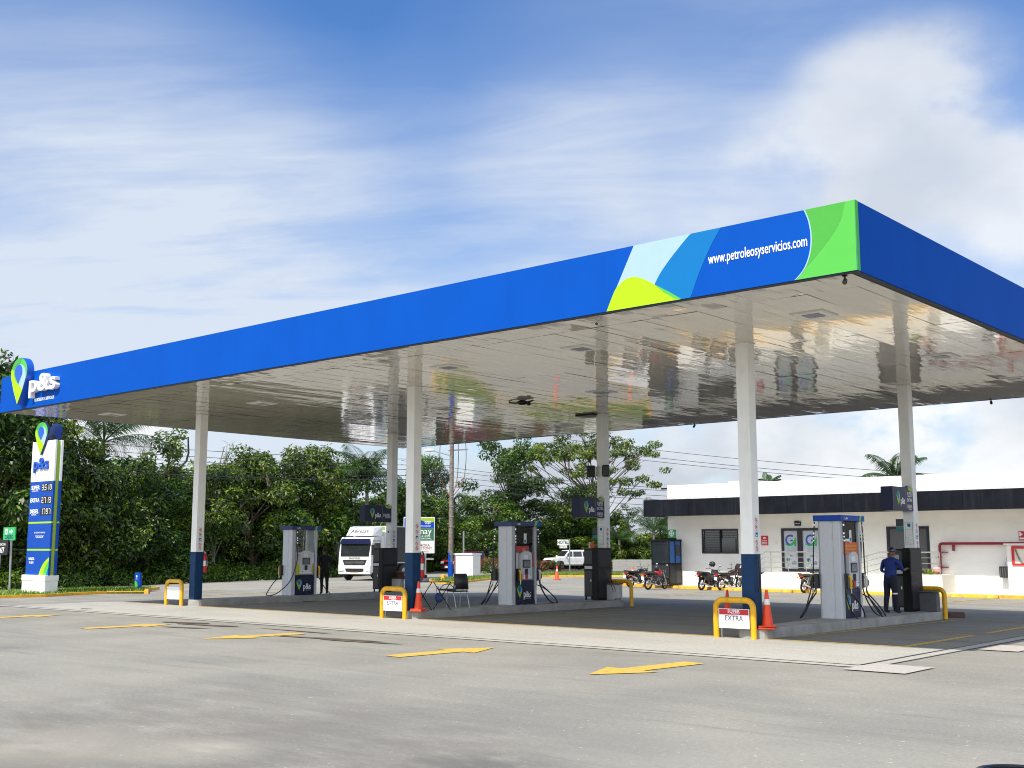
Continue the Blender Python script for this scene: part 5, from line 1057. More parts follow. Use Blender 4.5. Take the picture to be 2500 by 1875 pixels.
# ---------------------------------------------------------------- vehicles
def wheel4(t, x, y, r, wdt=.2, side=1):
    mb = MB(); mb.lathe([(r*.55, -wdt/2), (r*.9, -wdt/2), (r, -wdt*.35), (r, wdt*.35), (r*.9, wdt/2), (r*.55, wdt/2)], 'rubber', 24, (x, y, r), (0, 1, 0)); o_ = mb.build('wheel', t)
    mb = MB(); mb.lathe([(0, 0), (r*.2, .02*side), (r*.5, -.01*side), (r*.58, .05*side)], 'steel', 20, (x, y+wdt*.4*side, r), (0, 1, 0))
    for k in range(5): a = k*1.2566; mb.tube([(x+.05*math.cos(a), y+(wdt*.42)*side, r+.05*math.sin(a)), (x+r*.52*math.cos(a), y+wdt*.42*side, r+r*.52*math.sin(a))], .03, 'steel', 5)
    mb.build('rim', o_)
def car(loc, head, lab, paint, pickup=False, cat='car', name='parked_car'):
    t = thing(name, lab, cat, loc, head); Lh, W = 2.35, .9
    arch = lambda cx_, r: [(cx_+r*math.cos(R(a)), .38+r*math.sin(R(a))) for a in range(0, 181, 20)]
    low = [(2.3, .35), (2.38, .6), (2.36, .95), (2.2, 1.08), (1.1, 1.17), (-2.3, 1.17), (-2.38, .6), (-2.32, .35)]+list(reversed(arch(-1.35, .46)))+list(reversed(arch(1.45, .46)))
    mb = MB(); mb.M = FR((0, W, 0), (1, 0, 0), (0, 0, 1)); mb.prism(low, 0, 2*W, paint); mb.build('body', t, bev=.06, seg=3)
    if pickup: top = [(1.0, 1.17), (.45, 1.72), (-.75, 1.74), (-.9, 1.17)]
    else: top = [(1.05, 1.17), (.45, 1.8), (-2.1, 1.83), (-2.28, 1.17)]
    def hull(pr, w0, w1, m_, nm, z0=1.17, z1=1.8, b=.05):
        mb = MB(); n_ = len(pr); V = []
        for s in (-1, 1): V += [(x, s*(w0+(w1-w0)*(z-z0)/(z1-z0)), z) for x, z in pr]
        mb.add(V, [tuple(range(n_)), tuple(reversed(range(n_, 2*n_)))]+[(i, n_+i, n_+(i+1) % n_, (i+1) % n_) for i in range(n_)], m_); return mb.build(nm, t, bev=b, seg=3)
    hull(top, W-.03, W-.16, paint, 'cabin')
    def sidewin(x0, x1, x2, x3):
        for s in (-1, 1):
            mb = MB(); f = lambda x, z: (x, s*(W-.02+(-.13)*(z-1.17)/.63), z); V = [f(x0, 1.22), f(x1, 1.22), f(x2, 1.68), f(x3, 1.68)]; mb.add(V+[(x, y-.02*s, z) for x, y, z in V], [(0, 1, 2, 3) if s < 0 else (3, 2, 1, 0), (0, 4, 5, 1), (1, 5, 6, 2), (2, 6, 7, 3), (3, 7, 4, 0)], 'dark_glass'); mb.build('side_window', t)
    if pickup: sidewin(.15, .85, .42, .12); sidewin(-.75, .05, .02, -.66)
    else: sidewin(.2, .9, .43, .16); sidewin(-.8, .1, .06, -.78); sidewin(-2.1, -.92, -.9, -2.02)
    x0, x1, zt = top[0][0], top[1][0], top[1][1]
    n_ = Vector((zt-1.17, 0, x0-x1)).normalized()*.012; p = lambda k, y: Vector((x0+(x1-x0)*k, y, 1.17+(zt-1.17)*k))+n_
    mb = MB(); V = [tuple(p(.1, -W+.14)), tuple(p(.1, W-.14)), tuple(p(.88, W-.24)), tuple(p(.88, -W+.24))]; mb.add(V+[tuple(Vector(q)-n_) for q in V], [(0, 1, 2, 3), (0, 4, 5, 1), (1, 5, 6, 2), (2, 6, 7, 3), (3, 7, 4, 0)], 'dark_glass'); mb.build('windscreen', t)
    mb = MB(); mb.box(2.36, 2.4, -.45, .45, .72, .92, 'chrome' if pickup else 'charcoal'); mb.build('grille', t, bev=.02)
    for s in (-1, 1):
        mb = MB(); mb.box(2.25, 2.4, s*.68-.2, s*.68+.2, .76, .96, 'lamp_glass'); mb.build('headlight', t, bev=.04)
        mb = MB(); mb.box(.82, .95, s*1.0-.1, s*1.0+.1, 1.18, 1.34, paint); mb.build('mirror', t, bev=.03)
        for x in (1.45, -1.35): wheel4(t, x, s*(W-.1), .37, .24, s)
    mb = MB(); mb.box(2.3, 2.46, -.85, .85, .42, .64, paint if not pickup else 'charcoal'); mb.box(2.465, 2.475, -.22, .22, .45, .6, 'plate'); mb.build('bumper', t, bev=.04)
    mb = MB(); mb.box(-1.1, 1.2, -W-.03, W+.03, .42, .5, 'charcoal'); mb.build('side_step', t, bev=.02)
    if pickup:
        mb = MB()
        for x in (-1.0, -1.6, -2.2):
            mb.tube([(x, -.8, 1.17), (x, -.8, 1.8), (x, .8, 1.8), (x, .8, 1.17)], .03, 'black_metal', 6)
        for y in (-.8, 0, .8): mb.tube([(-2.2, y, 1.8), (.2, y, 1.82)], .03, 'black_metal', 6)
        for z in (1.35, 1.55): mb.tube([(-2.2, -.8, z), (-1.0, -.8, z)], .025, 'black_metal', 6); mb.tube([(-2.2, .8, z), (-1.0, .8, z)], .025, 'black_metal', 6)
        mb.build('cargo_rack', t)
    else: mb = MB(); mb.tube([(.1, .62, 1.86), (-1.9, .62, 1.88)], .02, 'charcoal', 6); mb.tube([(.1, -.62, 1.86), (-1.9, -.62, 1.88)], .02, 'charcoal', 6); mb.build('roof_rail', t)
    return t
P = G(1392, 1391); hd = ang+math.pi+.42
car((P.x, P.y, -.3), hd, 'white off-road car parked behind the hotel sign post', 'car_white')
P = G(1150, 1399.5); car((P.x, P.y, -.3), hd+.25, 'dark red pickup with cargo rack behind the striped pole and white meter box', 'car_red', True, 'pickup', 'pickup_truck')
# truck
P = G(893, 1417); t = thing('box_truck', 'white cab-over truck with roof deflector approaching on the road', 'truck', (P.x, P.y, -.3), R(-70)); t.location = (P.x-.75, P.y+1.0, -.3)
W = 1.16; mb = MB(); mb.M = FR((0, W, 0), (1, 0, 0), (0, 0, 1))
cabp = [(2.0, .5), (2.06, .75), (2.04, 1.45), (1.86, 2.5), (1.7, 2.72), (.35, 2.78), (.2, 2.6), (.2, .95), (.55, .95)]+[(1.0+.48*math.cos(R(a)), .52+.48*math.sin(R(a))) for a in range(160, -1, -20)]
mb.prism(cabp, 0, 2*W, 'car_white'); mb.build('cab', t, bev=.09, seg=3)
def fp(a, b_, c=0): # point on front: a across (-1..1), b height
    x = 2.06 if b_ < .75 else (2.06-.02*(b_-.75)/.7 if b_ < 1.45 else 2.04-.18*(b_-1.45)/1.05); return (x+c, a*W, b_)
def front(poly, m_, nm, c0=.0, c1=.03, b=.01):
    mb = MB(); n_ = len(poly); mb.add([fp(a, z, c1) for a, z in poly]+[fp(a, z, c0) for a, z in poly], [tuple(range(n_))]+[(i, i+n_, (i+1) % n_+n_, (i+1) % n_) for i in range(n_)], m_); return mb.build(nm, t)
front([(-.86, 1.52), (.86, 1.52), (.9, 2.3), (-.9, 2.3)], 'dark_glass', 'windscreen')
front([(-.92, 2.3), (.92, 2.3), (.86, 2.62), (-.86, 2.62)], 'sign_navy', 'sun_visor', 0, .14)
g1 = front([(-.62, .98), (.62, .98), (.74, 1.3), (-.74, 1.3)], 'charcoal', 'grille', 0, .02)
mb = MB()
for z in (1.04, 1.12, 1.2): mb.box(2.075, 2.085, -.68, .68, z, z+.02, 'steel')
mb.prism([(0, 0), (1e-3, 0), (0, 1e-3)], 0, .001, 'steel'); mb.M = FR((2.09, 0, 1.14), (0, 1, 0), (0, 0, 1)); mb.prism([(-.08, -.1), (.08, -.1), (0, .1)], 0, .01, 'chrome'); mb.build('grille_trim', g1)
front([(-.5, .56), (.5, .56), (.56, .76), (-.56, .76)], 'charcoal', 'lower_grille', 0, .02)
for s in (-1, 1): front([(s*.66, .62), (s*.98, .56), (s*1.0, .95), (s*.78, .9)] if s > 0 else [(-.98, .56), (-.66, .62), (-.78, .9), (-1.0, .95)], 'lamp_glass', 'headlight', 0, .03)
mb = MB(); mb.M = FR((2.075, 0, 0), (0, 1, 0), (0, 0, 1)); mb.text('SINOTRUK', 0, 1.37, .13, 'charcoal', 0, .004, .01, 1.25); mb.rect(-.3, .3, .5, .53, 0, .02, 'amber'); mb.rect(-1.05, 1.05, .44, .47, -.02, .02, 'tail_red'); mb.build('front_lettering', t)
mb = MB(); mb.box(1.85, 2.1, -W+.02, W-.02, .4, .52, 'car_white'); mb.build('bumper', t, bev=.04)
mb = MB(); V = [(1.55, -.95, 2.8), (1.55, .95, 2.8), (.4, 1.1, 2.8), (.4, -1.1, 2.8), (1.2, -.85, 3.35), (1.2, .85, 3.35), (.35, 1.1, 3.45), (.35, -1.1, 3.45)]; mb.add(V, [(0, 1, 5, 4), (1, 2, 6, 5), (2, 3, 7, 6), (3, 0, 4, 7), (4, 5, 6, 7), (3, 2, 1, 0)], 'car_white'); dfl = mb.build('roof_deflector', t, bev=.05)
up_ = Vector((-.35, 0, .55)).normalized(); mb = MB(); mb.M = FR((1.385, 0, 3.06), (0, 1, 0), up_); mb.text('ABK6289', 0, -.08, .3, 'charcoal', .0, .012, .01, 1.05); mb.build('lettering', dfl)
for s in (-1, 1):
    mb = MB(); y = s*(W+.005); f = 1 if s > 0 else -1
    V = [(1.75, y, 1.5), (.8, y, 1.5), (.8, y, 2.35), (1.6, y, 2.35)]; mb.add(V+[(a, b_-.01*s, c_) for a, b_, c_ in V], [(0, 1, 2, 3), (4, 5, 6, 7), (0, 4, 5, 1), (1, 5, 6, 2), (2, 6, 7, 3), (3, 7, 4, 0)], 'dark_glass'); mb.build('side_window', t)
    mb = MB(); mb.box(.74, .76, y-.005, y+.006, .95, 2.5, 'charcoal'); mb.box(.76, 1.85, y-.005, y+.006, 2.46, 2.5, 'charcoal'); mb.box(1.0, 1.2, y, y+s*.03, 1.3, 1.34, 'charcoal'); mb.build('door_trim', t)
    mb = MB(); mb.box(1.95, 2.07, s*(W+.12)-.1, s*(W+.12)+.1, 1.6, 2.25, 'black_plastic'); mb.tube([(1.9, s*W, 2.3), (2.0, s*(W+.12), 2.3)], .02, 'black_plastic', 6); mb.build('mirror', t, bev=.03)
    wheel4(t, 1.0, s*(W-.16), .5, .28, s); wheel4(t, -2.6, s*(W-.16), .5, .3, s)
mb = MB(); mb.box(-3.9, .1, -1.2, 1.2, 1.05, 3.45, 'car_white'); mb.box(-3.86, .06, 1.202, 1.21, 1.1, 3.4, 'truck_dark'); mb.box(.105, .11, -1.1, 1.1, 3.2, 3.4, 'sign_lime'); mb.build('cargo_box', t, bev=.02)
mb = MB(); mb.box(-3.8, .3, -.5, .5, .7, 1.04, 'black_metal'); mb.box(-1.6, -.2, .6, 1.1, .45, .95, 'black_metal'); mb.box(-1.5, -.3, -1.1, -.6, .45, .95, 'black_metal'); mb.build('chassis', t)

# ---------------------------------------------------------------- price sign tower
t = thing('price_sign', 'tall white and blue fuel price tower on a white block at the left', 'sign', (-42.85, 9.1, -.3)); FYT = -.2
mb = MB(); mb.box(-1.2, .95, -.3, .3, 0, .62, 'wall_white'); mb.box(-1.22, .97, -.32, .32, .623, .87, 'wall_white'); mb.build('plinth', t, bev=.01)
mb = MB(); mb.box(-1.05, .95, -.1, .07, .87, 6.86, 'sign_lime'); mb.build('core', t)
for s in (-1, 1):
    y0, y1 = (-.2, -.102) if s < 0 else (.072, .2)
    mb = MB(); mb.box(-1.13, 1.0, y0, y1, 5.04, 6.88, 'letter_white'); mb.build('top_panel', t, bev=.015)
    for a, b_ in ((.873, 1.95), (2.03, 3.16), (3.24, 5.03)):
        mb = MB(); mb.box(-1.13, 1.0, y0, y1, a, b_, 'sign_blue'); mb.build('panel', t, bev=.015)
    for a in (1.95, 3.16): mb = MB(); mb.box(-1.12, .99, y0+.01, y1-.01, a+.002, a+.078, 'logo_lime'); mb.build('lime_strip', t)
mb = MB(); mb.M = FR((0, FYT, 0), (1, 0, 0), (0, 0, 1)); pin(mb, -.16, 6.25, 1.5, .002, .1, 'logo_navy', 1.25); mb.build('pin_emblem', t)
mb = MB(); mb.M = FR((0, .2, 0), (-1, 0, 0), (0, 0, 1)); pin(mb, -.1, 6.22, 1.48, .002, .1, 'logo_navy', 1.25); mb.build('pin_emblem', t)
mb = MB(); mb.M = FR((0, FYT, 0), (1, 0, 0), (0, 0, 1)); mb.text('p&s', -.12, 5.62, .74, 'logo_blue', .02, .09, .015, 1.25); mb.build('raised_lettering', t)
mb = MB(); mb.M = FR((0, FYT-.0005, 0), (1, 0, 0), (0, 0, 1)); mb.text('PETRÓLEOS Y SERVICIOS', .1, 5.36, .11, 'pot_white', 0, .003, .005, 1); mb.build('small_lettering', t)
rows = (('SUPER', 'PREMIUM 95', '3.510'), ('EXTRA', None, '2.713'), ('DIESEL', 'PREMIUM', '1.797'))
def price_rows():
    rr = []
    for v, r_ in ((689, rows[0]), (800, rows[1]), (898, rows[2])):
        d = ray(330/3.605, 1000+v/3.605); Q = CAM+d*((t.location.y+FYT-CAM.y)/d.y); rr.append((Q.z-t.location.z, r_))
    return rr
LF = FR((0, FYT-.0005, 0), (1, 0, 0), (0, 0, 1))
for z, (s, q, pr) in price_rows():
    mb = MB(); mb.M = LF; mb.text(s, -.62, z-.07, .25, 'letter_white', 0, .004, .025, 1.1); mb.build('fuel_name', t)
    if q: mb = MB(); mb.M = LF; mb.text(q, -.64, z-.17, .085, 'letter_white', 0, .004, .0, 1.3); mb.build('fuel_grade', t)
mb = MB(); mb.M = LF; mb.text('ESTACIÓN DE SERVICIO', -.0, 2.72, .09, 'letter_white', 0, .004, 0, 1.05); mb.text('"GEOCIZA"', 0, 2.52, .14, 'letter_white', 0, .004, .01, 1.1); mb.build('station_name', t)
mb = MB(); mb.M = LF; mb.text('NADA', -.62, 1.53, .17, 'letter_white', 0, .004, .02, 1.1); mb.text('ES LEJOS', -.62, 1.38, .12, 'letter_white', 0, .004, .02, .95); mb.build('slogan', t)
mb = MB(); mb.M = LF
mb.prism([(.12, .88)]+curve2([(.28, 1.15), (.55, 1.42), (.99, 1.66)])+[(.99, .88)], 0, .003, 'logo_lime'); mb.prism([(.5, .88)]+curve2([(.58, 1.1), (.78, 1.35), (.99, 1.5)])+[(.99, .88)], 0, .005, 'logo_green'); mb.prism([(.8, .88)]+curve2([(.85, 1.0), (.92, 1.12), (.99, 1.2)])+[(.99, .88)], 0, .007, 'logo_mid_blue')
mb.build('leaf_motif', t)
SEG = {'0': 'abcdef', '1': 'bc', '2': 'abged', '3': 'abgcd', '4': 'fgbc', '5': 'afgcd', '6': 'afgcde', '7': 'abc', '8': 'abcdefg', '9': 'abcdfg'}
for z, (s, q, pr) in price_rows():
    mb = MB(); mb.M = FR((0, FYT, 0), (1, 0, 0), (0, 0, 1)); mb.rect(-.03, .93, z-.17, z+.17, .002, .01, 'charcoal'); dp = mb.build('digit_display', t); mb = MB(); mb.M = FR((0, FYT-.01, 0), (1, 0, 0), (0, 0, 1)); x = .02
    for ch in pr:
        if ch == '.': mb.rect(x-.035, x-.005, z-.13, z-.1, 0, .003, 'letter_white'); x += .01; continue
        w_, h_ = .16, .25; b_ = z-.125; bars = {'a': (0, w_, h_-.03, h_), 'g': (0, w_, h_/2-.015, h_/2+.015), 'd': (0, w_, 0, .03), 'f': (0, .03, h_/2, h_), 'e': (0, .03, 0, h_/2), 'b': (w_-.03, w_, h_/2, h_), 'c': (w_-.03, w_, 0, h_/2)}
        for k in SEG[ch]: q_ = bars[k]; mb.rect(x+q_[0], x+q_[1], b_+q_[2], b_+q_[3], 0, .003, 'letter_white')
        x += .235
    mb.build('digits', dp)
# small signs at the left
P = G(31, 1447); t = thing('cash_machine_sign', 'green CAJERO sign with a white arrow on a slim grey pole', 'sign', (P.x-.35, P.y, -.3)); 
def zat(v, u, P): d = ray(u, v); k = math.hypot(P.x-CAM.x, P.y-CAM.y)/math.hypot(d.x, d.y); return CAM.z+d.z*k+.3
z0, z1 = zat(1319, 24, P), zat(1287, 24, P)
mb = MB(); mb.tube([(0, 0, 0), (-.1, 0, z0+.1)], .05, 'steel', 8); mb.build('pole', t); mb = MB(); mb.box(-.75, .45, -.1, -.05, z0, z1, 'sign_green'); bd = mb.build('sign_board', t)
mb = MB(); mb.M = FR((-.15, -.101, 0), (1, 0, 0), (0, 0, 1)); mb.text('CAJERO', 0, z0+.07, .27, 'logo_navy', 0, .004, .02, .88); mb.rect(-.42, -.18, z1-.33, z1-.07, 0, .004, 'letter_white'); mb.rect(-.36, -.24, z1-.26, z1-.16, .004, .006, 'sign_green'); mb.prism([(.0, z1-.24), (.2, z1-.24), (.2, z1-.31), (.36, z1-.2), (.2, z1-.09), (.2, z1-.16), (.0, z1-.16)], 0, .004, 'letter_white'); mb.build('sign_print', bd)
P = G(6, 1449); t = thing('opening_hours_sign', 'dark 24/7 sign cut by the left picture edge', 'sign', (P.x, P.y, -.3)); z0, z1 = zat(1355, 6, P), zat(1318, 6, P)
mb = MB(); mb.tube([(-.5, 0, 0), (-.5, 0, z0+.1)], .05, 'steel', 8); mb.build('pole', t); mb = MB(); mb.box(-1.1, .45, -.1, -.05, z0, z1, 'charcoal'); bd = mb.build('sign_board', t); mb = MB(); mb.M = FR((-.3, -.101, 0), (1, 0, 0), (0, 0, 1)); mb.text('24/7', .12, z0+.1, .36, 'letter_white', 0, .004, .02, .95); mb.text('ATENCIÓN', .15, z1-.26, .15, 'letter_white', 0, .004, .0, 1); mb.build('sign_print', bd)
# marker pillar
P = G(346, 1441); t = thing('marker_pillar', 'short curved blue marker with green leaf motif on the grass strip', 'marker', (P.x+.3, P.y-.4, -.18)); mb = MB(); mb.M = FR((0, .1, 0), (1, 0, 0), (0, 0, 1)); mb.prism([(-.28, 0), (.42, 0), (.36, .6), (.34, 1.25), (-.3, 1.32), (-.38, 1.1), (-.34, .6)], 0, .2, 'sign_blue'); t.scale = (.66, .66, .58); bd = mb.build('pillar_body', t, bev=.03)
mb = MB(); mb.M = FR((0, -.1, 0), (1, 0, 0), (0, 0, 1)); mb.prism([(-.22, .03), (-.3, .45)]+curve2([(-.25, .62), (0, .5), (.1, .2), (.05, .03)]), 0, .004, 'logo_green'); mb.prism(arc(-.05, .98, .1, 0, 359, 10), 0, .004, 'letter_white'); mb.rect(-.16, .06, .74, .78, 0, .004, 'letter_white'); mb.build('motif', bd)

# ---------------------------------------------------------------- grassed islands
def grass_bed(poly, name_i, seed, hgt=.12, n=3500, bl_=.16):
    mb = MB(); inn = offs(poly+[poly[0]], .18)[:-1] 
    c = Vector((sum(p[0] for p in poly)/len(poly), sum(p[1] for p in poly)/len(poly)))
    inn = [tuple(Vector(p)+(c-Vector(p)).normalized()*.2) for p in poly]; n_ = len(poly)
    V = [(x, y, -.34) for x, y in poly]+[(x, y, -.3+hgt) for x, y in poly]+[(x, y, -.3+hgt) for x, y in inn]+[(x, y, -.32) for x, y in inn]
    F = []
    for i in range(n_): j = (i+1) % n_; F += [(i, j, n_+j, n_+i), (n_+i, n_+j, 2*n_+j, 2*n_+i), (2*n_+i, 2*n_+j, 3*n_+j, 3*n_+i)]
    mb.add(V, F, 'kerb_yellow'); k = struct(mb.build('kerb', bev=.015))
    mb = MB(); mb.prism(inn, -.33, -.3+hgt-.03, 'grass_ground'); struct(mb.build('ground'))
    rd = np.random.default_rng(seed); P = np.array(inn); x0, y0 = P.min(0); x1, y1 = P.max(0); pts = []
    def inside(p):
        r = False
        for i in range(n_):
            a, b_ = P[i], P[(i+1) % n_]
            if (a[1] > p[1]) != (b_[1] > p[1]) and p[0] < (b_[0]-a[0])*(p[1]-a[1])/(b_[1]-a[1])+a[0]: r = not r
        return r
    while len(pts) < n:
        p = (rd.uniform(x0, x1), rd.uniform(y0, y1))
        if inside(p): pts.append(p)
    pts = np.array(pts); a = rd.uniform(0, 6.28, n); h_ = rd.uniform(.5, 1.1, n)*bl_; w_ = .02; b0 = np.stack([pts[:, 0], pts[:, 1], np.full(n, -.3+hgt-.04)], 1)
    dx = np.stack([np.cos(a), np.sin(a), 0*a], 1)*w_; tp = b0+np.stack([np.cos(a+1.3)*h_*.5, np.sin(a+1.3)*h_*.5, h_], 1)
    V = np.stack([b0-dx, b0+dx, tp], 1).reshape(-1, 3); me = bpy.data.meshes.new('grass'); me.from_pydata(V.tolist(), [], np.arange(3*n).reshape(-1, 3).tolist()); me.materials.append(MATS['grass_blade']); o = bpy.data.objects.new('grass', me); COL.objects.link(o); o['kind'] = 'stuff'
g2 = lambda u, v: (G(u, v).x, G(u, v).y)
grass_bed([g2(-60, 1462), g2(0, 1461), g2(112, 1457.5), (-41.0, 9.7), (-41.4, 11.5), g2(362, 1449.5), g2(362, 1442), (-44.6, 16.2), g2(200, 1441.5), (-45.0, 10.2), g2(0, 1449), (-44.5, 3)], 1, 1, n=5000)
grass_bed([g2(1045, 1422), g2(1090, 1426), g2(1140, 1422.5), g2(1215, 1413), g2(1212, 1408), g2(1150, 1411), g2(1060, 1416)], 2, 2, n=4000)
grass_bed([g2(1222, 1411), g2(1340, 1409), g2(1450, 1408), g2(1590, 1409), g2(1600, 1402), g2(1480, 1401), g2(1310, 1402)], 3, 3, n=6000)
P = g2(1082, 1419); mb = MB(); mb.box(-.14, .14, -.1, .1, 0, .4, 'kerb_yellow'); o = mb.build('kerb_block', bev=.03); o.location = (P[0], P[1], -.3); tag(o, 'small yellow block in front of the blue-based utility pole', 'block')
# meter housing, posts, pole
P = G(1143, 1409); t = thing('meter_housing', 'white rendered box on the grass, dark red pickup behind it', 'utility box', (P.x, P.y, -.25), ang-.5); mb = MB(); mb.box(-.85, .65, -.45, .6, 0, 1.5, 'wall_white'); mb.build('housing', t, bev=.01); mb = MB(); mb.box(-.92, .72, -.52, .67, 1.503, 1.6, 'parapet_white'); mb.build('cap_slab', t)
P = G(1131, 1405); mb = MB(); mb.tube([(0, 0, 0), (0, 0, zat(1297, 1131, P))], .08, 'steel', 10); o = mb.build('bare_post'); o.location = (P.x, P.y, -.3); tag(o, 'thin grey metal post rising behind the white meter box', 'post')
P = G(1100, 1413); UP_ = P.copy(); t = thing('utility_pole', 'weathered utility pole with blue painted base, steel bands and street lamp', 'utility pole', (P.x, P.y, -.3)); zt = zat(1084, 1102, P)
mb = MB(); mb.cyl((0, 0, 0), (.05, 0, zt+1.8), .175, .13, 'wood_pole', 16); mb.build('shaft', t); mb = MB(); mb.cyl((0, 0, .0), (.0, 0, zat(1350, 1101, P)), .18, .172, 'sign_blue', 16); mb.build('painted_base', t)
for k in range(9):
    z = 3.4+k*.68; mb = MB(); mb.cyl((.02, 0, z), (.02, 0, z+.05), .182-.004*k, .182-.004*k, 'steel', 16); mb.tube([(.14, -.1, z+.02), (.26, -.15, z+.02)], .02, 'steel', 6); mb.build('steel_band', t)
zl = zat(1100, 1060, P); mb = MB(); mb.tube([(0, -.0, zl-.35), tuple(-RT*1.3+Vector((0, 0, zl)))], .035, 'steel', 8); L_ = mb.build('lamp_arm', t); mb = MB(); mb.M = Matrix.Translation(-RT*1.5+Vector((0, 0, zl+.02)))@Matrix.Rotation(ang, 4, 'Z'); mb.ell((0, 0, 0), (.38, .14, .11), 'light_plastic'); mb.build('lamp_head', t)
mb = MB(); mb.tube([tuple(-RT*.2+Vector((0, 0, zl+.0))), tuple(RT*1.1+Vector((0, 0, zl+.08)))], .05, 'steel', 6); mb.build('crossarm', t)
for dx, cc in ((-.75, 'cable'), (.45, 'cable'), (.95, 'cable')):
    mb = MB(); q = [RT*dx+Vector((0, 0, zl+.9)), RT*(dx*1.05)+Vector((0, 0, zl-.5)), RT*(dx*.95)+Vector((0, 0, zl-1.7))]; mb.tube(spline([tuple(x) for x in q], 5), .022, cc, 6); mb.tube(spline([tuple(q[2]), tuple(RT*dx*.6+Vector((0, 0, zl-2.5))), tuple(RT*dx*.1+Vector((0, 0, zl-3.1)))], 5), .026, 'copper_cable', 6); mb.build('drop_cable', t)
mb = MB(); c = RT*.55+Vector((0, 0, zl-3.4))
for k in range(3): mb.torus(tuple(c+FW*.03*k), tuple(FW), .38-.03*k, .03, 'cable', 22, 6)
mb.build('cable_coil', t)
mb = MB(); mb.ell(tuple(-RT*1.0+Vector((0, 0, zl-1.5))), (.35, .15, .13), 'charcoal', 12, 8); mb.build('splice_box', t)
# power lines
def wire(a, b_, sag, lab, r=.018, grp='overhead power lines'):
    a = Vector(a); b_ = Vector(b_); mb = MB(); mb.tube([a.lerp(b_, k/14)-Vector((0, 0, sag*4*(k/14)*(1-k/14))) for k in range(15)], r, 'cable', 5); o = mb.build('power_line'); tag(o, lab, 'power line', grp)
up = UP_+Vector((0, 0, 0))
for k, (vv, la) in enumerate(((1112, 'highest wire crossing the sky left of the utility pole'), (1126, 'second wire from the top left of the utility pole'), (1137, 'third wire from the top left of the utility pole'), (1150, 'fourth wire down left of the utility pole'), (1160, 'fifth wire down, thicker, left of the utility pole'), (1165, 'lowest wire left of the utility pole'))):
    z = up.z+.3-.3+zat(vv, 1098, up)-.3; a = Vector((up.x, up.y, z)); b_ = at_dist(-250, vv+(-12 if k < 3 else 0)-20, 66); b_.z = z-.4*0+at_dist(-250, vv, 66).z*0+.3*(k < 3); wire(a, b_, .35, la, .016 if k != 4 else .03)
for k, (v0, v1, la) in enumerate(((1088, 1150, 'top wire above the building roofline at the right'), (1106, 1168, 'middle wire above the building roofline at the right'), (1116, 1176, 'lower wire above the building roofline at the right'))):
    a = at_dist(1560, v0, 82); b_ = at_dist(2250, v1, 84); d_ = (b_-a); wire(a-d_*.3, b_+d_*.25, .3, la)
for k, (v0, v1, la) in enumerate(((1150, 1193, 'upper wire of the bundle behind the sparse tree'), (1160, 1199, 'second wire of the bundle behind the sparse tree'), (1172, 1212, 'third wire of the bundle behind the sparse tree'), (1186, 1222, 'fourth wire of the bundle behind the sparse tree'), (1197, 1237, 'lowest wire of the bundle behind the sparse tree'))):
    a = at_dist(980, v0-26, 104); b_ = at_dist(1640, v1, 80); wire(a, b_, .25, la)
# billboard
P = G(1056, 1411); t = thing('roadside_billboard', 'tall narrow roadside banner, blue, green and white, beside the blue column base', 'billboard', (P.x-.95, P.y-.3, -.3), ang+.12); zb, zt = zat(1351, 1030, P), zat(1262, 1030, P); sw = 1/.0285
mb = MB(); mb.tube([(.35, 0, 0), (.35, 0, zb)], .09, 'steel', 10); mb.box(-.9, .95, -.05, .05, zb-.45, zb-.32, 'steel'); mb.build('post', t)
bx0, bx1 = -1.15, 1.0; mb = MB(); mb.box(bx0, bx1, -.08, .08, zb, zt, 'banner_white'); bd = mb.build('banner', t); mb = MB(); mb.box(bx1+.0+.002, bx1+.12, -.1, .3, zb-.02, zt+.02, 'black_metal'); mb.build('frame', t)
mb = MB(); mb.M = FR(((bx0+bx1)/2, -.0805, 0), (1, 0, 0), (0, 0, 1)); hh = zt-zb; hw = (bx1-bx0)/2-.05
mb.rect(-hw, hw, zb+.7*hh, zt-.06, 0, .003, 'sign_blue'); mb.rect(-hw, hw, zb+.35*hh, zb+.695*hh, 0, .003, 'banner_green'); mb.prism([(-.2, zt-.06), (hw, zt-.06), (hw, zt-.34)]+curve2([(.7, zt-.36), (.3, zt-.28), (-.2, zt-.06)]), .003, .005, 'sign_lime')
mb.text('p&s', -.2, zb+.83*hh, .4, 'letter_white', .003, .006, .02); mb.text('NADA', .6, zb+.85*hh, .16, 'letter_white', .003, .006, .02); mb.text('ES LEJOS', .6, zb+.81*hh, .12, 'letter_white', .003, .006, .02, .8); mb.text('MARKET - RESTAURANT', .1, zb+.735*hh, .13, 'letter_white', .003, .006, .0)
mb.text('Manay', .1, zb+.53*hh, .62, 'letter_white', .003, .006, .0, .95); mb.text('HOTEL & HOME', .2, zb+.45*hh, .16, 'letter_white', .003, .006); mb.text('PISCINA NATURAL', .2, zb+.385*hh, .16, 'letter_white', .003, .006)
mb.text('MOKA', .4, zb+.19*hh, .24, 'brown_print', 0, .004, .01); mb.text('& STONY', .4, zb+.11*hh, .24, 'brown_print', 0, .004, .01); mb.text('VIA PETREO', .25, zb+.025*hh, .16, 'sign_red', 0, .004); mb.build('banner_print', bd)
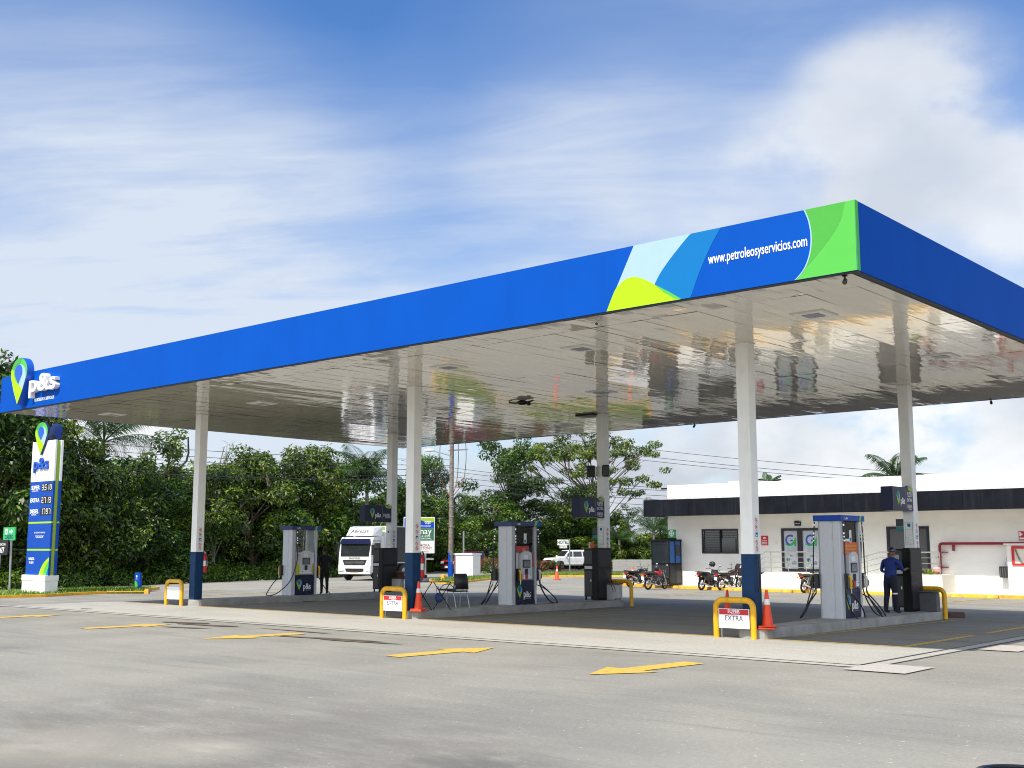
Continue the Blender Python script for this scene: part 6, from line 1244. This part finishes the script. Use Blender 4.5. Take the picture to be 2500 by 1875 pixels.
# hotel sign
P = G(1391, 1401); t = thing('hotel_sign', 'white HOTEL board on a thin post in front of the white car', 'sign', (P.x, P.y, -.3), ang+.05); zb, z2, zt = zat(1339, 1375, P), zat(1331, 1375, P), zat(1318, 1375, P); zt = zat(1317.5, 1375, P)
mb = MB(); mb.tube([(0, 0, 0), (0, 0, zt+.05)], .05, 'steel', 8); mb.build('post', t); mb = MB(); mb.box(-.98, -.08, -.04, 0, z2-.0, zt, 'banner_white'); mb.box(-.8, -.2, -.04, 0, zb+.02, z2-.02, 'banner_white'); bd = mb.build('sign_board', t); mb = MB(); mb.M = FR((-.53, -.041, 0), (1, 0, 0), (0, 0, 1)); mb.text('HOTEL', 0, z2+.1, .36, 'charcoal', 0, .004, .02, .78); mb.text('24 Horas', 0, zb+.08, .17, 'charcoal', 0, .004, .01, .85); mb.build('sign_print', bd)
# low block wall
a = Vector(g2(1486, 1396)); b_ = Vector(g2(1640, 1397)); a = Vector((-52.2, 65.2)); b_ = Vector((-44.0, 72.5)); d_ = b_-a
t = thing('block_wall', 'low unpainted concrete block wall between white car and kiosk', 'wall', (a.x, a.y, -.3), math.atan2(d_.y, d_.x)); Lw = d_.length
mb = MB()
for r_ in range(5):
    k = 0; x = -.6 if r_ % 2 else 0
    while x < Lw: mb.box(max(x, 0)+.01, min(x+1.18, Lw), -.1, .1, .02+r_*.2, .02+r_*.2+.19, 'concrete_block'); x += 1.2
mb.box(0, Lw, -.08, .08, 0, .97, 'concrete_block'); mb.build('blocks', t)
mb = MB(); mb.box(-2.4, -.3, -.15, .15, 0, 1.0, 'wall_white')
for k in range(4): mb.box(-2.41, -.29, -.152, -.149, .2+.2*k, .215+.2*k, 'gutter_grey')
mb.build('gate_pillar', t)
# tyre at the bottom right
d = ray(2470, 1870); P = CAM+d*((.2-CAM.z)/d.z); t = thing('loose_tyre', 'black glossy treaded tyre cut off by the bottom right picture edge', 'tyre', (P.x+.16, P.y-.3, 0), .5); mb = MB(); mb.lathe([(.2, .02), (.3, 0), (.33, .04), (.34, .11), (.33, .18), (.3, .22), (.2, .2), (.19, .11), (.2, .02)], 'rubber_glossy', 40); mb.build('carcass', t)
mb = MB()
for r_ in (.24, .27, .3): mb.torus((0, 0, .212), (0, 0, 1), r_, .007, 'rubber_glossy', 40, 6)
mb.build('tread_rib', t)

# ---------------------------------------------------------------- vegetation
def leaf_mesh(name, cen, rad, n, L_, W_, mats, seed, weights=(.4, .4, .2), up=.55, droop=.35, shell=.55):
    """leaf quads spread through clumps; cen (k,3), rad (k,3)"""
    rg = np.random.default_rng(seed); cen = np.array(cen, float); rad = np.array(rad, float); k = len(cen); vol = rad.prod(1)**(2/3); idx = rg.choice(k, n, p=vol/vol.sum())
    d = rg.normal(size=(n, 3)); d /= np.linalg.norm(d, axis=1)[:, None]; r = shell+(1-shell)*rg.random(n)**.5; r *= np.where(rg.random(n) < .12, rg.uniform(1, 1.35, n), 1)
    P = cen[idx]+d*rad[idx]*r[:, None]
    nrm = d*.7+rg.normal(size=(n, 3))*.45; nrm[:, 2] += up; nrm /= np.linalg.norm(nrm, axis=1)[:, None]
    ax = rg.normal(size=(n, 3))+d*.6; ax[:, 2] -= droop; ax -= nrm*(ax*nrm).sum(1)[:, None]; ax /= np.linalg.norm(ax, axis=1)[:, None]; sd = np.cross(nrm, ax)
    l = (L_*rg.uniform(.6, 1.25, n))[:, None]; w_ = (W_*rg.uniform(.7, 1.2, n))[:, None]
    V = np.stack([P, P+ax*l*.45+sd*w_*.5, P+ax*l-nrm*l*.12, P+ax*l*.45-sd*w_*.5], 1).reshape(-1, 3)
    me = bpy.data.meshes.new(name); me.vertices.add(4*n); me.vertices.foreach_set('co', V.ravel()); me.loops.add(4*n); me.loops.foreach_set('vertex_index', np.arange(4*n)); me.polygons.add(n); me.polygons.foreach_set('loop_start', np.arange(n)*4); me.polygons.foreach_set('loop_total', np.full(n, 4))
    for m_ in mats: me.materials.append(MATS[m_])
    cw = rg.dirichlet(np.array(weights)*6, k); cum_ = cw.cumsum(1); me.polygons.foreach_set('material_index', np.minimum((rg.random(n)[:, None] > cum_[idx]).sum(1), len(mats)-1).astype(np.int32)); me.update(); me.validate(); return me
def obj(name, me, parent=None):
    o = bpy.data.objects.new(name, me); COL.objects.link(o)
    if parent: o.parent = parent
    return o
LM = ['leaf_dark', 'leaf_mid', 'leaf_light']
def tree_proto(name, kind, seed):
    rd = random.Random(seed); cen = []; rad = []; mb = MB(); bark = 'bark'
    if kind == 'dense':
        H, W_ = 8., 3.; n = 12500
        for i in range(46):
            z = rd.uniform(.9, 7.4); s = (1-((z-3.8)/4.6)**2)**.5*W_ if abs(z-3.8) < 4.6 else .4; a = rd.uniform(0, 6.28); r = s*rd.uniform(.35, .95); q = rd.uniform(.5, 1.0); cen.append((r*math.cos(a), r*math.sin(a), z)); rad.append((q, q, q*.7))
        for k in range(5): cen.append((rd.uniform(-1.6, 1.6), rd.uniform(-1, 1), rd.uniform(7, 7.7))); rad.append((.5, .5, .45))
        L_, w_ = .27, .115; wts = (.46, .36, .18)
    elif kind == 'crown':
        H, W_ = 10., 4.; n = 9000; 
        for i in range(40):
            z = rd.uniform(5.2, 9.5); s = (max(.05, 1-((z-7.2)/2.9)**2))**.5*W_; a = rd.uniform(0, 6.28); r = s*rd.uniform(.2, .95); q = rd.uniform(.5, 1.0); cen.append((r*math.cos(a), r*math.sin(a), z)); rad.append((q, q, q*.6))
        for k in range(6): cen.append((rd.uniform(-2, 2), rd.uniform(-1, 1), rd.uniform(3.2, 5))); rad.append((.4, .4, .3))
        L_, w_ = .27, .12; wts = (.65, .27, .08)
    elif kind == 'umbrella':
        H, W_ = 11., 6.5; n = 15000; bark = 'bark'
        for i in range(110):
            a = rd.uniform(0, 6.28); r = W_*rd.random()**.5; z = 9.6-1.4*(r/W_)**2+rd.uniform(-.7, 1.)-(2.6 if rd.random() < .3 else 0)-(1.6 if rd.random() < .12 else 0); q = rd.uniform(.3, .62); cen.append((r*math.cos(a), r*math.sin(a), z)); rad.append((q*1.3, q*1.3, q*.45))
        L_, w_ = .24, .11; wts = (.4, .35, .25)
    elif kind == 'vine':
        H, W_ = 10., 1.6; n = 9000
        for i in range(40):
            z = rd.uniform(.5, 9.7); s = W_*(1.3-.07*z)*(.7+.5*math.sin(z*1.7)); a = rd.uniform(0, 6.28); r = s*rd.uniform(.3, .9); q = rd.uniform(.35, .7); cen.append((r*math.cos(a), r*math.sin(a), z)); rad.append((q, q, q*1.1))
        L_, w_ = .24, .12; wts = (.3, .45, .25)
    elif kind == 'sparse':
        H, W_ = 10., 2.6; n = 700; bark = 'bark_pale'
        for i in range(26):
            z = rd.uniform(4, 9.8); a = rd.uniform(0, 6.28); r = W_*rd.uniform(.2, 1); q = rd.uniform(.2, .45); cen.append((r*math.cos(a), r*math.sin(a), z)); rad.append((q, q, q*.5))
        L_, w_ = .22, .1; wts = (.3, .3, .4)
    elif kind == 'bush':
        H, W_ = 4., 2.3; n = 6000
        for i in range(24):
            z = rd.uniform(.3, 3.4); s = (max(.1, 1-(z/4.2)**2))**.5*W_; a = rd.uniform(0, 6.28); r = s*rd.uniform(.2, .95); q = rd.uniform(.45, .85); cen.append((r*math.cos(a), r*math.sin(a), z)); rad.append((q, q, q*.7))
        L_, w_ = .26, .1; wts = (.35, .42, .23)
    me = leaf_mesh(name+'_crown', cen, rad, n, L_, w_, LM, seed, wts)
    # trunk, limbs
    top = {'dense': 6.5, 'crown': 7.5, 'umbrella': 8., 'vine': 9.2, 'sparse': 9, 'bush': 2.4}[kind]; tr = {'bush': .06, 'umbrella': .13, 'crown': .17}.get(kind, .16)
    pts = [(rd.uniform(-.15, .15)*i, rd.uniform(-.15, .15)*i, top*i/6) for i in range(7)]; mb.tube(spline(pts, 3), tr, bark, 8, rr=[tr*(1-.75*i/18) for i in range(19)])
    lim = sorted(cen, key=lambda c: rd.random())[:{'umbrella': 46, 'sparse': 26, 'crown': 22}.get(kind, 12)]
    for c in lim:
        k = max(1, min(5, int(c[2]/top*6*rd.uniform(.5, .75)))); b0 = Vector(pts[k]); c = Vector(c); md = b0.lerp(c, .5)+Vector((rd.uniform(-.3, .3), rd.uniform(-.3, .3), rd.uniform(-.2, .5)))
        mb.tube(spline([tuple(b0), tuple(md), tuple(c)], 4), .05, bark, 5, rr=[tr*.42*(1-.8*i/8) for i in range(9)])
        if kind in ('umbrella', 'sparse'):
            for q in range(3): e = c+Vector((rd.uniform(-1, 1), rd.uniform(-1, 1), rd.uniform(-.3, .5))); mb.tube([tuple(md.lerp(c, .6)), tuple(c.lerp(e, .4)+Vector((0, 0, .1))), tuple(e)], .02, bark, 4, rr=[.035, .022, .008])
    o = mb.build('trunk'); tm = o.data; bpy.data.objects.remove(o); return me, tm, H, W_
PR = {}
for k, v in dict(dense=('dense', 3), dense_b=('dense', 8), dense_c=('dense', 17), crown=('crown', 5), umbrella=('umbrella', 6), vine=('vine', 7), sparse=('sparse', 9), bush=('bush', 11), bush_b=('bush', 12)).items(): PR[k] = tree_proto(k, *v)
TREES = []
def tree(pk, u, D, vt, wpx, rot, lab, name='tree', leafy=None):
    me, tm, H, W_ = PR[pk]; b_ = at_dist(u, 1334, D); top = at_dist(u, vt, D).z; hgt = (top+.35)/(H*.985); dep = (b_-CAM).dot(FW)
    wid = wpx/2*dep/FOC/W_*(1.28 if 'dense' in pk and u < 1000 else 1); t = thing(name, lab, 'tree' if 'bush' not in pk else 'bush', (b_.x, b_.y, -.35), rot, 'trees beyond the road' if u < 1100 else ('trees beyond the block wall' if u < 1700 else 'trees behind the building')); t.scale = (wid, wid, hgt)
    obj('crown', me, t); obj('trunk', tm, t); return t
T_ = [
 ('dense', -60, 66.0, 880, 300, 0., 'tall dark tree at the left picture edge, rising above the canopy end'),
 ('dense_b', 95, 68.1, 1005, 250, 1.1, 'dark dense tree directly behind the price tower'),
 ('dense_c', 10, 67.1, 1130, 200, 2.0, 'lower tree behind the CAJERO sign'),
 ('dense_c', 190, 69.2, 1065, 210, 3.2, 'tree just right of the price tower, below the left palm'),
 ('dense', 285, 70.3, 1105, 190, 4.2, 'tree between the left palm and the creeper-covered tree'),
 ('vine', 408, 73.6, 1040, 150, .4, 'narrow tree wrapped in creepers reaching the canopy edge'),
 ('dense_b', 365, 72.3, 1160, 190, 5.1, 'tree in front of the creeper-covered one, left of the leftmost column'),
 ('sparse', 520, 76.7, 1062, 150, 1.0, 'nearly bare twiggy tree right of the leftmost column'),
 ('dense_c', 495, 76.0, 1140, 190, .8, 'tree behind the leftmost column'),
 ('dense', 620, 79.8, 1100, 210, 2.6, 'broad tree with rounded top between leftmost column and first pump'),
 ('dense_b', 745, 84.7, 1082, 190, 3.9, 'highest broad tree above the first pump'),
 ('bush', 680, 80.6, 1245, 210, .5, 'bright yellow-green leafy bush behind the first pump'),
 ('dense_c', 855, 89.2, 1118, 170, 1.9, 'tree above the truck cab, palm fronds behind its top'),
 ('bush_b', 800, 85.3, 1275, 150, 2.2, 'bush left of the truck cab'),
 ('dense', 975, 94.8, 1180, 190, 5.5, 'tree behind the truck box between the two columns'),
 ('dense_b', 1050, 103.0, 1108, 130, .2, 'slim tree just left of the utility pole'),
 ('dense_c', 1075, 101.0, 1215, 170, 4.4, 'tree behind the roadside banner'),
 ('crown', 1235, 111.0, 1072, 250, .7, 'tree with heavy dark crown right of the utility pole'),
 ('umbrella', 1440, 118.0, 1050, 380, 1.7, 'wide flat-topped airy tree around the middle rear column'),
 ('dense', 1185, 107.0, 1205, 190, 1.3, 'dense tree behind the white meter box and middle pump'),
 ('dense_b', 1300, 114.0, 1215, 210, 2.9, 'dense tree behind the middle pump top'),
 ('dense_c', 1395, 118.0, 1190, 190, .1, 'dense tree above the HOTEL board'),
 ('dense', 1475, 119.0, 1255, 170, 3.5, 'tree behind the middle three-fuel sign'),
 ('vine', 1527, 117.0, 1232, 70, 2.0, 'thin small tree just right of the middle rear column'),
 ('bush', 1560, 115.0, 1300, 130, .9, 'bush above the block wall, left of the kiosk palm'),
 ('bush_b', 1612, 110.0, 1283, 120, 1.9, 'bright bush behind the kiosk'),
 ('dense_b', 1660, 117.0, 1262, 130, 4.6, 'tree touching the left corner of the building'),
 ('bush_b', 1330, 115.0, 1300, 190, 3.0, 'bush behind the white car bonnet'),
 ('bush', 1450, 115.0, 1310, 160, 4.0, 'bush behind the white car roof'),
 ('bush', 1100, 101.0, 1300, 170, 5.0, 'bush behind the dark red pickup bonnet'),
 ('bush_b', 1200, 105.0, 1290, 150, .4, 'bush behind the pickup cargo rack'),
 ('dense_c', 690, 85.0, 1120, 230, 2.4, 'second row tree filling the gap left of the highest broad tree'),
 ('dense_b', 560, 84.0, 1125, 200, 4.0, 'second row tree filling the gap right of the leftmost column'),
 ('dense_b', 800, 96.0, 1160, 200, 1.4, 'second row tree above the truck cab, left of the arching palm'),
 ('dense', 560, 90.9, 1180, 260, .3, 'tree in the second row seen through gaps right of the leftmost column'),
 ('dense_b', 300, 83.5, 1170, 260, .9, 'tree in the second row seen through gaps left of the creeper tree'),
 ('dense_c', 900, 104.3, 1215, 220, .5, 'tree in the second row behind the truck'),
]
for a in T_: tree(*a)
# palms
def palm(u, D, vc, fr, lab, th_len, seed, up_bias=.6, n=15):
    b_ = at_dist(u, 1334, D); zc = at_dist(u, vc, D).z; t = thing('palm_tree', lab, 'palm tree', (b_.x, b_.y, -.35), 0, 'palm trees'); h_ = zc+.35; rd = random.Random(seed)
    mb = MB(); mb.tube([(0, 0, 0), (.1, 0, h_*.5), (0, 0, h_)], .14, 'bark_pale', 8, rr=[.2, .14, .12]); mb.build('trunk', t)
    for k in range(n):
        a = k*2.39996+rd.uniform(-.2, .2); e = (.1+1.25*rd.random()**.8)*up_bias+.1; d = Vector((math.cos(a), math.sin(a), 0)); L_ = fr*rd.uniform(.8, 1.1); P = []
        for i in range(13):
            s = i/12; el = e-s*s*1.5*(1.1-.45*e); P.append((P[-1]+(d*math.cos(el)+Vector((0, 0, math.sin(el))))*L_/12) if P else Vector((0, 0, h_)))
        mb = MB(); mb.tube([tuple(p) for p in P], .02, 'leaf_palm', 4, rr=[.035*(1-.8*i/12) for i in range(13)]); V = []; F = []
        for i in range(40):
            s = .12+.86*i/40; q = s*12; j = min(int(q), 11); p = P[j].lerp(P[j+1], q-j); tn = (P[j+1]-P[j]).normalized(); sd = tn.cross(Vector((0, 0, 1))).normalized(); ll = L_*th_len*math.sin(math.pi*(.12+.8*s))*rd.uniform(.85, 1.1)
            for sg in (-1, 1):
                o_ = (sd*sg+tn*.55+Vector((0, 0, -.15))).normalized(); tipp = p+o_*ll+Vector((0, 0, -ll*rd.uniform(.25, .6))); mdp = p+o_*ll*.5; wv = tn*.026; n0 = len(V); V += [tuple(p), tuple(mdp+wv), tuple(tipp), tuple(mdp-wv)]; F.append((n0, n0+1, n0+2, n0+3))
        mb.add(V, F, 'leaf_palm'); mb.build('frond', t)
palm(240, 71, 1080, 4.2, 'palm rising between the price tower and the creeper tree', .3, 1, 1.05)
palm(893, 90, 1165, 3.8, 'palm with arching fronds above the truck', .3, 2, .8)
palm(1596, 108, 1300, 3.6, 'palm behind the kiosk at the building corner', .28, 3, 1.)
palm(1512, 114, 1318, 2.4, 'small palm behind the low block wall', .28, 4, .9, 10)
palm(1880, 74, 1192, 1.2, 'small palm top peeking over the building roof left of centre', .3, 5, .9, 11)
palm(2195, 66, 1172, 2.3, 'palm behind the roof at the attendant column', .3, 6, .75, 14)
palm(1262, 98, 1310, 1.9, 'low fan-like palm behind the middle pump', .4, 7, 1., 12)
# undergrowth strip along the road, woodland mass behind, flowering shrub
rg = np.random.default_rng(5); F2 = np.array(FAR[1:]); cen = []; rad = []
for i in range(420):
    s = rg.uniform(0, len(F2)-1.001); j = int(s); p = F2[j]+(F2[j+1]-F2[j])*(s-j); o_ = rg.uniform(.5, 3.5); q = rg.uniform(.3, .9); cen.append((p[0]-o_, p[1]+rg.uniform(-.5, .5), -.2+.25*o_*rg.random())); rad.append((q, q*1.3, q*.8))
o = obj('undergrowth', leaf_mesh('undergrowth', cen, rad, 42000, .26, .08, LM, 21, (.3, .45, .25), .4, .1, .2)); o['kind'] = 'stuff'
cen = []; rad = []
for i in range(300):
    u = rg.uniform(-150, 1080); D = 80+max(0, (u-300)/22)+rg.uniform(0, 10); vv = rg.uniform(1150 if u < 800 else 1230, 1400); P = at_dist(u, vv, D); q = rg.uniform(.9, 1.8); cen.append(tuple(P)); rad.append((q, q, q*.8))
for i in range(170):
    u = rg.uniform(1060, 1660); D = 122+rg.uniform(0, 10); vv = rg.uniform(1265 if u < 1470 else 1320, 1400); P = at_dist(u, vv, D); q = rg.uniform(1., 2.); cen.append(tuple(P)); rad.append((q, q, q*.7))
o = obj('woodland', leaf_mesh('woodland', cen, rad, 60000, .5, .25, LM, 22, (.65, .28, .07), .4, .2, .3)); o['kind'] = 'stuff'
P = G(1342, 1398); cen = []; rad = []
for i in range(16): cen.append((rg.uniform(-1.2, .9), rg.uniform(-.3, .3), rg.uniform(.3, .75))); rad.append((.35, .3, .25))
t = thing('flowering_shrub', 'low hedge-like shrub with reddish tips in front of the white car', 'shrub', (P.x, P.y, -.25), ang); obj('foliage', leaf_mesh('shrub', cen, rad, 6000, .16, .07, ['leaf_dark', 'leaf_olive', 'leaf_shrub_red'], 23, (.35, .35, .3)), t)
mb = MB(); mb.tube([(-1, 0, 0), (-1, 0, .5)], .03, 'bark', 5); mb.tube([(1, 0, 0), (1, 0, .5)], .03, 'bark', 5); mb.build('stem', t)
P = G(1200, 1403); cen = [(rg.uniform(-.8, .8), rg.uniform(-.3, .3), rg.uniform(.2, 1.1)) for _ in range(10)]; t = thing('roadside_shrub', 'small airy shrub in front of the pickup rack, right of the meter box', 'shrub', (P.x, P.y, -.25), ang); obj('foliage', leaf_mesh('shrub_small', cen, [(.3, .3, .35)]*10, 900, .18, .06, LM, 24), t)
mb = MB(); mb.tube([(0, 0, 0), (.1, 0, .8)], .025, 'bark', 5); mb.build('stem', t)
